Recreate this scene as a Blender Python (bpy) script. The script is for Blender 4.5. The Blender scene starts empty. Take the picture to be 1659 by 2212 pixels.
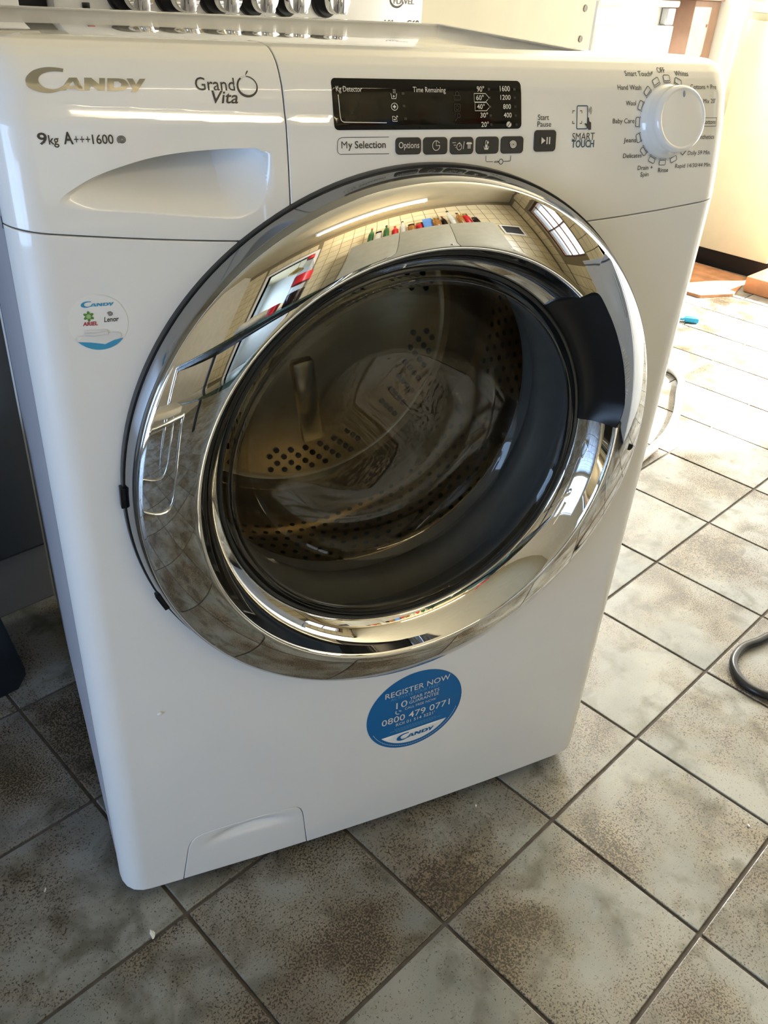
import bpy, bmesh, math, random
import numpy as np
from mathutils import Vector, Matrix
from mathutils.geometry import delaunay_2d_cdt

random.seed(7)
rng = np.random.RandomState(7)
S = bpy.context.scene
COL = S.collection
PI = math.pi
rad = math.radians

# ------------------------------------------------------------------ camera
camd = bpy.data.cameras.new('camera')
camd.sensor_fit = 'HORIZONTAL'
camd.sensor_width = 36.0
camd.lens = 1832.9 / 1659.0 * 36.0
camd.clip_start = 0.01
cam = bpy.data.objects.new('camera', camd)
COL.objects.link(cam)
cam.location = (-0.466, -0.2986, 0.8871)
cam.rotation_euler = (0.9956, -0.0601, -0.7804)
S.camera = cam

# ------------------------------------------------------------------ world, sun, daylight
W = bpy.data.worlds.new('sky')
S.world = W
W.use_nodes = True
wb = W.node_tree.nodes['Background']
wb.inputs[0].default_value = (0.80, 0.90, 1.0, 1)
wb.inputs[1].default_value = 0.95


def light(name, kind, loc, rot, energy, color, size=None, size_y=None):
    d = bpy.data.lights.new(name, kind)
    d.energy = energy
    d.color = color
    if kind == 'AREA':
        d.shape = 'RECTANGLE'
        d.size = size
        d.size_y = size_y
    if kind == 'SUN':
        d.angle = rad(1.2)
    o = bpy.data.objects.new(name, d)
    COL.objects.link(o)
    o.location = loc
    o.rotation_euler = rot
    return o


def aim(d):
    return Vector(d).to_track_quat('-Z', 'Y').to_euler()


SUN_EL = 38
light('sun', 'SUN', (6, -2, 6), aim((-.88 * math.cos(rad(SUN_EL)), .47 * math.cos(rad(SUN_EL)), -math.sin(rad(SUN_EL)))), 44.0, (1, .95, .86))
light('daylight_patio', 'AREA', (3.46, 0.0, 1.05), aim((-1, 0, 0)), 24, (1.0, .97, .93), 1.6, 1.95)
light('front_floor_fill', 'AREA', (2.55, 1.56, 1.52), aim((0, -1, 0)), 390, (1.0, .98, .96), 1.25, 1.1)  # added fill from an unseen window, brightens the floor on the right
light('daylight_kitchen_window', 'AREA', (1.80, -1.95, 1.48), aim((-1, 0, 0)), 7, (.92, .96, 1.0), 0.8, 0.95)
light('left_low_fill', 'AREA', (-2.80, 0.10, 0.52), aim((1, 0, 0)), 50, (.43, .63, 1.0), 1.5, 0.95)  # low blue fill, shaped to cool the lower front panel
light('daylight_far_room', 'AREA', (-3.12, -3.7, 1.35), aim((1, 0, 0)), 70, (.75, .86, 1.0), 1.2, 1.2)

S.view_settings.view_transform = 'Standard'
S.view_settings.look = 'None'
S.view_settings.gamma = 1
S.view_settings.use_curve_mapping = False
S.view_settings.exposure = 0.0
S.cycles.use_denoising = True
S.cycles.max_bounces = 10
S.cycles.glossy_bounces = 6
S.cycles.transparent_max_bounces = 16
S.cycles.sample_clamp_indirect = 6.0

# ------------------------------------------------------------------ materials
MATS = {}


def pm(name, color, rough=.5, metal=0.0, coat=0.0, emit=None, estr=0, spec=.5, trans=0, ior=1.45):
    m = bpy.data.materials.new(name)
    m.use_nodes = True
    b = m.node_tree.nodes['Principled BSDF']
    b.inputs['Base Color'].default_value = (*color, 1)
    b.inputs['Roughness'].default_value = rough
    b.inputs['Metallic'].default_value = metal
    b.inputs['Coat Weight'].default_value = coat
    b.inputs['Coat Roughness'].default_value = .015
    b.inputs['Specular IOR Level'].default_value = spec
    b.inputs['IOR'].default_value = ior
    b.inputs['Transmission Weight'].default_value = trans
    if emit:
        b.inputs['Emission Color'].default_value = (*emit, 1)
        b.inputs['Emission Strength'].default_value = estr
    MATS[name] = m
    return m


def noisy(m, scale, amount, rough_amount=0.0, bump=0.0):
    """subtle procedural variation on a principled material"""
    nt = m.node_tree
    b = nt.nodes['Principled BSDF']
    tc = nt.nodes.new('ShaderNodeTexCoord')
    n = nt.nodes.new('ShaderNodeTexNoise')
    n.inputs['Scale'].default_value = scale
    n.inputs['Detail'].default_value = 4
    nt.links.new(tc.outputs['Object'], n.inputs['Vector'])
    c = b.inputs['Base Color'].default_value[:3]
    r = nt.nodes.new('ShaderNodeValToRGB')
    r.color_ramp.elements[0].position = .35
    r.color_ramp.elements[1].position = .65
    r.color_ramp.elements[0].color = (*[x * (1 - amount) for x in c], 1)
    r.color_ramp.elements[1].color = (*[min(1, x * (1 + amount)) for x in c], 1)
    nt.links.new(n.outputs['Fac'], r.inputs['Fac'])
    nt.links.new(r.outputs['Color'], b.inputs['Base Color'])
    if bump:
        bp = nt.nodes.new('ShaderNodeBump')
        bp.inputs['Strength'].default_value = bump
        bp.inputs['Distance'].default_value = .002
        nt.links.new(n.outputs['Fac'], bp.inputs['Height'])
        nt.links.new(bp.outputs['Normal'], b.inputs['Normal'])
    return m


white = noisy(pm('white_plastic', (.80, .80, .79), .28, coat=.6), 30, .006)
white_panel = noisy(pm('white_enamel', (.80, .80, .795), .30, coat=.7), 25, .006)
worktop_m = noisy(pm('glossy_worktop', (.62, .62, .62), .06, spec=.75, coat=.6), 60, .02)
chrome = noisy(pm('chrome', (.80, .80, .80), .015, metal=1), 14, .01)
dark_chrome = noisy(pm('dark_chrome', (.30, .31, .33), .10, metal=1), 14, .01)
black_gloss = noisy(pm('black_gloss', (.005, .005, .005), .06, spec=.22), 40, .1)
black_satin = noisy(pm('black_satin', (.007, .007, .008), .33, spec=.35), 60, .1)
button_m = noisy(pm('button_grey', (.030, .030, .030), .35), 60, .05)
rubber = noisy(pm('grey_rubber', (.30, .315, .345), .42), 50, .06)
rubber_black = noisy(pm('black_rubber', (.016, .018, .021), .3), 50, .06)
steel = noisy(pm('drum_steel', (.74, .67, .52), .20, metal=1), 30, .05)  # gold tint puts the room's warm reflected light into the steel
hole_m = pm('hole_black', (.004, .004, .004), .6)
ink = pm('ink_dark', (.045, .043, .040), .45)
ink_mid = pm('ink_grey', (.16, .16, .155), .45)
ink_white = pm('ink_white', (.72, .70, .64), .4)
ink_dim = pm('ink_dim', (.035, .035, .035), .4)
ink_faint = pm('ink_faint', (.016, .016, .017), .4)
ink_blue = pm('ink_teal', (.035, .10, .16), .45)
logo_m = pm('logo_bronze', (.30, .285, .235), .28, metal=.6)
st_white = pm('sticker_white', (.80, .80, .79), .3)
st_grey = pm('sticker_towel_shade', (.52, .52, .53), .5)
st_towel = pm('sticker_towel', (.70, .70, .70), .5)
st_blue = pm('sticker_blue', (.003, .125, .36), .45)
st_blue_lite = pm('sticker_light_blue', (.13, .36, .62), .35)
st_cyan = pm('sticker_cyan', (.05, .30, .52), .35)
st_red = pm('sticker_red', (.42, .03, .05), .4)
st_green = pm('sticker_green', (.10, .25, .06), .4)
st_lime = pm('sticker_lime', (.36, .52, .22), .4)
grey_plastic = noisy(pm('grey_plastic', (.30, .31, .32), .4), 50, .05)
cooker_white = noisy(pm('cooker_enamel', (.74, .74, .73), .2, coat=.2), 20, .02)
cupboard_white = noisy(pm('cupboard_white', (.62, .62, .62), .4), 20, .02)
cream = noisy(pm('cream_paint', (.66, .62, .48), .45), 12, .03)
cream_bright = noisy(pm('cream_laminate', (.82, .80, .62), .4), 12, .03)
fridge_grey = noisy(pm('fridge_grey_white', (.40, .41, .42), .35), 12, .02)
trim_white = noisy(pm('white_gloss_paint', (.82, .81, .78), .3), 12, .02)
wood_pink = noisy(pm('pine_wood', (.29, .18, .125), .5), 18, .12, bump=.15)
wood_orange = noisy(pm('orange_wood', (.50, .22, .10), .45), 18, .15, bump=.15)
wood_dark = noisy(pm('dark_brown_wood', (.10, .045, .025), .45), 18, .2, bump=.15)
terracotta = noisy(pm('brown_mat', (.42, .20, .10), .8), 16, .25, bump=.3)
black_box_m = noisy(pm('black_plastic', (.012, .014, .018), .4), 30, .1)
hose_m = noisy(pm('white_hose', (.75, .74, .72), .4), 40, .03)
cable_m = noisy(pm('black_cable', (.012, .012, .013), .3), 60, .1)
blue_clip = noisy(pm('blue_plastic', (.03, .35, .62), .4), 40, .05)
flake_m = noisy(pm('paint_flake_white', (.8, .79, .75), .8), 300, .04)
ceil_m = noisy(pm('ceiling_paint', (.62, .54, .37), .8), 6, .03)
wall_m = noisy(pm('wall_plaster', (.58, .54, .45), .8), 8, .04)
tile_cream = noisy(pm('cream_wall_tile', (.62, .53, .34), .22), 9, .05)
grout_cream = pm('wall_grout', (.20, .155, .09), .8)
room_white = noisy(pm('cool_white_wall', (.66, .72, .76), .8), 6, .03)
tube_m = pm('fluorescent_tube', (1, .95, .8), .4, emit=(1.0, .82, .52), estr=50)
cupboard_grey = noisy(pm('grey_cupboard', (.36, .33, .25), .45), 14, .04)
grass_m = noisy(pm('patio_stone', (.52, .50, .45), .8), 10, .15)
black_metal = noisy(pm('black_metal', (.02, .02, .022), .25), 40, .1)
cola_m = noisy(pm('cola_liquid', (.015, .006, .004), .1), 40, .1)
red_plastic = noisy(pm('red_plastic', (.50, .015, .02), .35), 40, .08)
bottle_green = noisy(pm('green_bottle', (.04, .12, .04), .1), 40, .1)
bottle_amber = noisy(pm('amber_jar', (.30, .13, .03), .15), 40, .1)
bottle_clear = noisy(pm('clear_jar', (.60, .58, .50), .1), 40, .1)
paper_blue = noisy(pm('blue_carton', (.10, .25, .60), .5), 40, .1)
chair_white = noisy(pm('cream_chair_pad', (.62, .57, .46), .5), 30, .04)
brass_m = noisy(pm('brass', (.55, .38, .14), .25, metal=1), 30, .05)
screw_m = noisy(pm('screw_metal', (.16, .15, .13), .4, metal=.6), 40, .1)


def glass_mat(name, tint, ior=1.45, rough=.0, gl=1.0):
    m = bpy.data.materials.new(name)
    m.use_nodes = True
    nt = m.node_tree
    nt.nodes.clear()
    out = nt.nodes.new('ShaderNodeOutputMaterial')
    mix = nt.nodes.new('ShaderNodeMixShader')
    tr = nt.nodes.new('ShaderNodeBsdfTransparent')
    gs = nt.nodes.new('ShaderNodeBsdfGlossy')
    lw = nt.nodes.new('ShaderNodeLayerWeight')
    lw.inputs['Blend'].default_value = .5
    pw = nt.nodes.new('ShaderNodeMath')
    pw.operation = 'POWER'
    pw.inputs[1].default_value = 5
    fr = nt.nodes.new('ShaderNodeMath')
    fr.operation = 'MULTIPLY_ADD'
    f0 = ((ior - 1) / (ior + 1)) ** 2
    fr.inputs[1].default_value = 1 - f0
    fr.inputs[2].default_value = f0
    nt.links.new(lw.outputs['Facing'], pw.inputs[0])
    nt.links.new(pw.outputs[0], fr.inputs[0])
    tr.inputs[0].default_value = (*tint, 1)
    gs.inputs[0].default_value = (gl, gl, gl, 1)
    gs.inputs['Roughness'].default_value = rough
    nt.links.new(fr.outputs[0], mix.inputs[0])
    nt.links.new(tr.outputs[0], mix.inputs[1])
    nt.links.new(gs.outputs[0], mix.inputs[2])
    nt.links.new(mix.outputs[0], out.inputs[0])
    return m


door_glass_m = glass_mat('door_glass', (.64, .64, .62), 1.38)
glass_inner_m = glass_mat('door_glass_inner', (.74, .73, .70), 1.12)
table_glass_m = glass_mat('table_glass', (.34, .42, .40), 1.5)
pane_glass_m = glass_mat('window_glass', (.95, .97, .97), 1.4)
bottle_glass_m = glass_mat('bottle_plastic', (.85, .85, .85), 1.4)


def floor_tile_mat():
    m = bpy.data.materials.new('mottled_stone_tile')
    m.use_nodes = True
    nt = m.node_tree
    L = nt.links.new
    b = nt.nodes['Principled BSDF']
    tc = nt.nodes.new('ShaderNodeTexCoord')
    oi = nt.nodes.new('ShaderNodeObjectInfo')
    mul = nt.nodes.new('ShaderNodeVectorMath')
    mul.operation = 'SCALE'
    mul.inputs[0].default_value = (37.0, 91.0, 53.0)
    L(oi.outputs['Random'], mul.inputs['Scale'])
    add = nt.nodes.new('ShaderNodeVectorMath')
    add.operation = 'ADD'
    geo = nt.nodes.new('ShaderNodeNewGeometry')
    L(geo.outputs['Position'], add.inputs[0])
    L(mul.outputs[0], add.inputs[1])

    def noise(scale, detail, rough=.5, dist=0.0):
        n = nt.nodes.new('ShaderNodeTexNoise')
        n.inputs['Scale'].default_value = scale
        n.inputs['Detail'].default_value = detail
        n.inputs['Roughness'].default_value = rough
        n.inputs['Distortion'].default_value = dist
        L(add.outputs[0], n.inputs['Vector'])
        return n.outputs['Fac']

    def ramp(src, p0, p1, c0, c1):
        r = nt.nodes.new('ShaderNodeValToRGB')
        r.color_ramp.elements[0].position = p0
        r.color_ramp.elements[1].position = p1
        r.color_ramp.elements[0].color = (*c0, 1)
        r.color_ramp.elements[1].color = (*c1, 1)
        L(src, r.inputs['Fac'])
        return r.outputs['Color']

    def mixc(fac, a, bb, mode='MIX'):
        x = nt.nodes.new('ShaderNodeMix')
        x.data_type = 'RGBA'
        x.blend_type = mode
        if isinstance(fac, float):
            x.inputs['Factor'].default_value = fac
        else:
            L(fac, x.inputs['Factor'])
        L(a, x.inputs['A'])
        L(bb, x.inputs['B'])
        return x.outputs['Result']

    def math_(op, a, bb):
        x = nt.nodes.new('ShaderNodeMath')
        x.operation = op
        for k, s_ in enumerate((a, bb)):
            if isinstance(s_, (int, float)):
                x.inputs[k].default_value = s_
            else:
                L(s_, x.inputs[k])
        return x.outputs[0]

    base = ramp(noise(9, 3), .35, .65, (.180, .192, .188), (.290, .296, .282))
    blot = noise(7.5, 2.5, .55, .3)
    bf = ramp(blot, .42, .68, (0, 0, 0), (1, 1, 1))
    tan = ramp(noise(16, 3), .35, .65, (.26, .185, .090), (.200, .135, .085))
    c1 = mixc(math_('MULTIPLY', bf, .78), base, tan)
    smoke = ramp(noise(20, 3, .6, .4), .50, .70, (1, 1, 1), (.47, .45, .39))
    c1 = mixc(1.0, c1, smoke, 'MULTIPLY')
    # dark glaze crackle, denser on the brown blotches
    v = nt.nodes.new('ShaderNodeTexVoronoi')
    v.feature = 'DISTANCE_TO_EDGE'
    v.inputs['Scale'].default_value = 270
    v.inputs['Randomness'].default_value = 1
    L(add.outputs[0], v.inputs['Vector'])
    crack = ramp(v.outputs['Distance'], .06, .22, (1, 1, 1), (0, 0, 0))
    pit = noise(440, 2.5, .6)
    thr = math_('SUBTRACT', .640, math_('MULTIPLY', bf, .19))
    thr = math_('SUBTRACT', thr, math_('MULTIPLY', noise(6, 2), .09))
    pf = math_('MULTIPLY', math_('SUBTRACT', pit, thr), 8.0)
    cl = nt.nodes.new('ShaderNodeClamp')
    L(pf, cl.inputs[0])
    spk = math_('MAXIMUM', cl.outputs[0], math_('MULTIPLY', math_('MULTIPLY', crack, bf), math_('MULTIPLY', pit, .7)))
    dk = nt.nodes.new('ShaderNodeRGB')
    dk.outputs[0].default_value = (.022, .018, .012, 1)
    c2 = mixc(math_('MULTIPLY', spk, .95), c1, dk.outputs[0])
    L(c2, b.inputs['Base Color'])
    rr = ramp(noise(40, 3), .3, .7, (.27, .27, .27), (.40, .40, .40))
    L(rr, b.inputs['Roughness'])
    bp = nt.nodes.new('ShaderNodeBump')
    bp.inputs['Strength'].default_value = .25
    bp.inputs['Distance'].default_value = .0015
    L(math_('ADD', noise(25, 2), math_('MULTIPLY', spk, -.25)), bp.inputs['Height'])
    L(bp.outputs['Normal'], b.inputs['Normal'])
    return m


tile_m = floor_tile_mat()
grout_m = noisy(pm('floor_grout', (.095, .080, .068), .85), 60, .2, bump=.3)


# ------------------------------------------------------------------ mesh helpers
def link_mesh(name, me, m, parent=None, smooth=True):
    if m is not None and not me.materials:
        me.materials.append(m)
    o = bpy.data.objects.new(name, me)
    COL.objects.link(o)
    if parent:
        o.parent = parent
    if smooth:
        me.shade_smooth()
    else:
        me.shade_flat()
    return o


def obj(name, bm, m, parent=None, smooth=None, kind=None):
    """smooth: None flat, else angle in degrees"""
    me = bpy.data.meshes.new(name)
    bmesh.ops.recalc_face_normals(bm, faces=bm.faces)
    bm.to_mesh(me)
    bm.free()
    o = link_mesh(name, me, m, parent, False)
    if smooth is not None:
        if smooth >= 180:
            me.shade_smooth()
        else:
            me.set_sharp_from_angle(angle=rad(smooth))
            for p in me.polygons:
                p.use_smooth = True
    if kind:
        o['kind'] = kind
    return o


def thing(name, label, cat, loc=(0, 0, 0), rotz=0, group=None):
    o = bpy.data.objects.new(name, None)
    o.empty_display_size = .05
    COL.objects.link(o)
    o.location = loc
    o.rotation_euler = (0, 0, rotz)
    o['label'] = label
    o['category'] = cat
    if group:
        o['group'] = group
    return o


def tag(o, label, cat, group=None):
    o['label'] = label
    o['category'] = cat
    if group:
        o['group'] = group
    return o


def part_label(o, label):
    o['label'] = label
    return o


def struct(name, bm, m, smooth=None):
    o = obj(name, bm, m, None, smooth)
    o['kind'] = 'structure'
    return o


def box(bm, x0, x1, y0, y1, z0, z1, bev=0.0, seg=2):
    r = bmesh.ops.create_cube(bm, size=1)
    vs = r['verts']
    for v in vs:
        v.co = Vector((x0 + (v.co.x + .5) * (x1 - x0), y0 + (v.co.y + .5) * (y1 - y0), z0 + (v.co.z + .5) * (z1 - z0)))
    if bev:
        es = list({e for v in vs for e in v.link_edges})
        bmesh.ops.bevel(bm, geom=es, offset=bev, segments=seg, profile=.5, affect='EDGES')
    return bm


def nbox(*a, bev=0.0, seg=2):
    return box(bmesh.new(), *a, bev=bev, seg=seg)


def lathe(bm, prof, center=(0, 0, 0), axis='Z', seg=64, close_ends=True):
    """prof: (r, h) list; axis Z: h up; axis Y: h along +y"""
    rings = []
    for r, h in prof:
        ring = []
        if r < 1e-6:
            p = (0, 0, h) if axis == 'Z' else (0, h, 0)
            ring = [bm.verts.new(Vector(p) + Vector(center))]
        else:
            for k in range(seg):
                a = 2 * PI * k / seg
                p = (r * math.cos(a), r * math.sin(a), h) if axis == 'Z' else (r * math.cos(a), h, r * math.sin(a))
                ring.append(bm.verts.new(Vector(p) + Vector(center)))
        rings.append(ring)
    for A, B in zip(rings[:-1], rings[1:]):
        if len(A) == 1 and len(B) == 1:
            continue
        for k in range(seg):
            k2 = (k + 1) % seg
            if len(A) == 1:
                bm.faces.new((A[0], B[k], B[k2]))
            elif len(B) == 1:
                bm.faces.new((A[k], A[k2], B[0]))
            else:
                bm.faces.new((A[k], A[k2], B[k2], B[k]))
    if close_ends:
        for ring in (rings[0], rings[-1]):
            if len(ring) > 2:
                bm.faces.new(ring)
    return bm


def spline(pts, n=8, closed=False):
    P = [Vector(p) for p in pts]
    out = []
    N = len(P)
    rng_ = range(N) if closed else range(N - 1)
    for i in rng_:
        p0 = P[(i - 1) % N] if closed or i > 0 else P[0]
        p1 = P[i]
        p2 = P[(i + 1) % N]
        p3 = P[(i + 2) % N] if closed or i + 2 < N else P[-1]
        for k in range(n):
            t = k / n
            out.append(.5 * ((2 * p1) + (-p0 + p2) * t + (2 * p0 - 5 * p1 + 4 * p2 - p3) * t * t + (-p0 + 3 * p1 - 3 * p2 + p3) * t ** 3))
    if not closed:
        out.append(P[-1])
    return out


def tube(bm, path, r, seg=12, closed=False):
    path = [Vector(p) for p in path]
    N = len(path)
    up = None
    rings = []
    for i, p in enumerate(path):
        if closed:
            t = (path[(i + 1) % N] - path[i - 1]).normalized()
        else:
            t = (path[min(i + 1, N - 1)] - path[max(i - 1, 0)]).normalized()
        if up is None:
            up = t.orthogonal().normalized()
        up = (up - t * up.dot(t)).normalized()
        b = t.cross(up)
        rr = r(i / max(1, N - 1)) if callable(r) else r
        rings.append([bm.verts.new(p + (up * math.cos(2 * PI * k / seg) + b * math.sin(2 * PI * k / seg)) * rr) for k in range(seg)])
    pairs = list(zip(rings[:-1], rings[1:])) + ([(rings[-1], rings[0])] if closed else [])
    for A, B in pairs:
        for k in range(seg):
            bm.faces.new((A[k], A[(k + 1) % seg], B[(k + 1) % seg], B[k]))
    if not closed:
        bm.faces.new(rings[0])
        bm.faces.new(rings[-1][::-1])
    return bm


# ------------------------------------------------------------------ the machine's front surface
BOW, RC, HW = .008, .03, .30
TV = np.array([[-1, -1, 0], [.715, .715, 0], [.73, .73, .3], [.745, .745, 2], [.757, .757, 4], [.768, .768, 5.7], [.778, .778, 7.5],
               [.790, .790, 9.6],
               [.806, .806, 14.3], [.813, .813, 16.5], [.822, .8205, 21], [.829, .826, 25.5], [.838, .831, 32.5], [.848, .8345, 41],
               [.860, .8355, 53], [.872, .8355, 65], [.880, .8342, 72], [.886, .830, 74.5], [.900, .817, 75]])
_fv = np.linspace(.60, .93, 3301)
_fz = np.interp(_fv, TV[:, 0], TV[:, 1])
_fz[_fv > .9] = .817 - (_fv[_fv > .9] - .9)
_fz[_fv < .715] = _fv[_fv < .715]
_fs = np.interp(_fv, TV[:, 0], TV[:, 2]) / 1e3
_k = np.ones(25) / 25
_fz = np.r_[_fz[:12], np.convolve(_fz, _k, 'valid'), _fz[-12:]]
_fs = np.r_[_fs[:12], np.convolve(_fs, _k, 'valid'), _fs[-12:]]


def yf(x):
    ax = np.abs(x)
    d = np.clip(ax - (HW - RC), 0, RC * .9995)
    return np.where(ax <= HW - RC, BOW * (ax / HW) ** 2, BOW * ((HW - RC) / HW) ** 2 + RC - np.sqrt(RC * RC - d * d))


def front_pt(x, v):
    """x (n,), v (n,) -> (n,3) in machine space; v equals height over most of the front"""
    x = np.asarray(x, float)
    v = np.asarray(v, float)
    z = np.where(v < .61, v, np.interp(v, _fv, _fz))
    s = np.where(v < .61, 0, np.interp(v, _fv, _fs))
    # a slow facet across the drawer and the display: the moulding's styling crease
    xc = np.clip(x, -.27, -.04)
    u = v - (.7952 - .03 * (xc + .16))
    e = (np.tan(np.radians(18.65 + 13.9 * (xc + .26))) - .294) * np.clip((-.062 - x) / .012, 0, 1)
    g = np.where(np.abs(u) < .0035, u, np.sign(u) * np.clip(.0115 - np.abs(u), 0, .008) * (.0035 / .008))
    s = s + np.where(v < .61, 0, e * g + .9 * np.clip(u, -.0035, .0035) * np.abs(np.clip(u, -.0035, .0035)))
    return np.stack([x, yf(x) + s, z], -1)


def zv(z):
    z = np.asarray(z, float)
    m = _fv < .855
    return np.where(z < .7, z, np.interp(z, _fz[m], _fv[m]))


def surf_normal(P, x, v, e=2.5e-4):
    a = P(x + e, v) - P(x - e, v)
    b = P(x, v + e) - P(x, v - e)
    n = np.cross(a, b)
    n /= np.linalg.norm(n, axis=1)[:, None]
    n[n[:, 1] > 0] *= 1
    return n


def inside(poly, pts):
    poly = np.asarray(poly)
    x, y = pts[:, 0], pts[:, 1]
    r = np.zeros(len(pts), bool)
    j = len(poly) - 1
    for i in range(len(poly)):
        xi, yi = poly[i]
        xj, yj = poly[j]
        if yi != yj:
            c = ((yi > y) != (yj > y)) & (x < (xj - xi) * (y - yi) / (yj - yi) + xi)
            r ^= c
        j = i
    return r


def densify(poly, step):
    out = []
    n = len(poly)
    for i in range(n):
        a = np.array(poly[i])
        b = np.array(poly[(i + 1) % n])
        k = max(1, int(np.ceil(np.linalg.norm(b - a) / step)))
        for t in range(k):
            out.append(a + (b - a) * t / k)
    return np.array(out)


def area2(p):
    p = np.asarray(p)
    q = np.roll(p, -1, 0)
    return np.sum(p[:, 0] * q[:, 1] - q[:, 0] * p[:, 1])


def offset_poly(poly, d):
    """d > 0 moves inwards"""
    p = np.asarray(poly, float)
    if area2(p) < 0:
        p = p[::-1]
    a = p - np.roll(p, 1, 0)
    b = np.roll(p, -1, 0) - p
    a /= np.linalg.norm(a, axis=1)[:, None] + 1e-12
    b /= np.linalg.norm(b, axis=1)[:, None] + 1e-12
    na = np.stack([-a[:, 1], a[:, 0]], 1)
    nb = np.stack([-b[:, 1], b[:, 0]], 1)
    m = na + nb
    m /= np.linalg.norm(m, axis=1)[:, None] + 1e-12
    c = np.clip(np.sum(m * na, 1), .4, 1)
    return p + m * (d / c)[:, None]


def seg_dist(poly, pts):
    best = np.full(len(pts), 9.)
    n = len(poly)
    for i in range(n):
        a = poly[i]
        b = poly[(i + 1) % n]
        ab = b - a
        t = np.clip(((pts - a) @ ab) / (ab @ ab + 1e-18), 0, 1)
        best = np.minimum(best, np.linalg.norm(pts - (a + t[:, None] * ab), axis=1))
    return best


def patch(name, outline, xs, vs, m, parent, P=front_pt, holes=(), skip=None, extra=None, bevel=.0008, wall=.015, lift=0.0, constraints=(), drop=None):
    """height-field panel over an outline in (x, v), with a bevelled rim, exact normals"""
    out = np.asarray(outline, float)
    if area2(out) < 0:
        out = out[::-1]
    inner = offset_poly(out, bevel) if bevel else out
    gx, gv = np.meshgrid(xs, vs)
    G = np.stack([gx.ravel(), gv.ravel()], 1)
    if drop is not None:
        G = G[~drop(G)]
    if extra is not None:
        G = np.r_[G, extra]
    lo, hi = inner.min(0), inner.max(0)
    G = G[(G[:, 0] > lo[0]) & (G[:, 0] < hi[0]) & (G[:, 1] > lo[1]) & (G[:, 1] < hi[1])]
    if len(G):
        G = G[inside(inner, G)]
    if len(G):
        G = G[seg_dist(inner, G) > .0009]
    verts = [Vector(p) for p in inner]
    n = len(inner)
    edges = [(i, (i + 1) % n) for i in range(n)]
    for h in list(holes):
        k = len(verts)
        verts += [Vector(p) for p in h]
        edges += [(k + i, k + (i + 1) % len(h)) for i in range(len(h))]
    for c in constraints:
        k = len(verts)
        verts += [Vector(p) for p in c]
        edges += [(k + i, k + i + 1) for i in range(len(c) - 1)]
    verts += [Vector(p) for p in G]
    V, E_, F_, *_ = delaunay_2d_cdt(verts, edges, [], 0, 1e-7)
    V = np.array([(p[0], p[1]) for p in V])
    F_ = np.array([f for f in F_])
    cen = V[F_].mean(1)
    keep = inside(inner, cen)
    for h in holes:
        keep &= ~inside(np.asarray(h), cen)
    if skip is not None:
        keep &= ~skip(cen)
    F_ = F_[keep]
    # consistent winding (ccw in x,v -> faces -y)
    a, b, c = V[F_[:, 0]], V[F_[:, 1]], V[F_[:, 2]]
    cr = (b[:, 0] - a[:, 0]) * (c[:, 1] - a[:, 1]) - (b[:, 1] - a[:, 1]) * (c[:, 0] - a[:, 0])
    F_[cr < 0] = F_[cr < 0][:, ::-1]
    N = surf_normal(P, V[:, 0], V[:, 1])
    co = P(V[:, 0], V[:, 1]) + N * lift
    co_l = [co]
    no_l = [N]
    faces = [tuple(f) for f in F_]
    if bevel or wall:
        Ni = surf_normal(P, inner[:, 0], inner[:, 1])
        Pi = P(inner[:, 0], inner[:, 1]) + Ni * lift
        No = surf_normal(P, out[:, 0], out[:, 1])
        back = np.array([0, 1.0, 0])
        Po = P(out[:, 0], out[:, 1]) + No * lift
        Pb = Po - Ni * bevel
        side = Pb - Pi
        side = side + Ni * bevel
        side /= np.linalg.norm(side, axis=1)[:, None] + 1e-9
        base = len(co)
        mid = Pi + (Po - Pi) * .72 - Ni * bevel * .28
        rows = [(Pi, Ni), (mid, (Ni + side) / np.linalg.norm(Ni + side, axis=1)[:, None]), (Pb, side), (Pb + back * wall, side)]
        for p_, n_ in rows:
            co_l.append(p_)
            no_l.append(n_)
        for r in range(3):
            for i in range(n):
                j = (i + 1) % n
                A = base + r * n
                B = A + n
                faces.append((A + i, B + i, B + j, A + j))
    co = np.concatenate(co_l)
    no = np.concatenate(no_l)
    me = bpy.data.meshes.new(name)
    me.from_pydata(co.tolist(), [], [tuple(int(q) for q in f) for f in faces])
    me.update()
    o = link_mesh(name, me, m, parent, True)
    me.normals_split_custom_set_from_vertices([tuple(q) for q in no])
    return o


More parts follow.
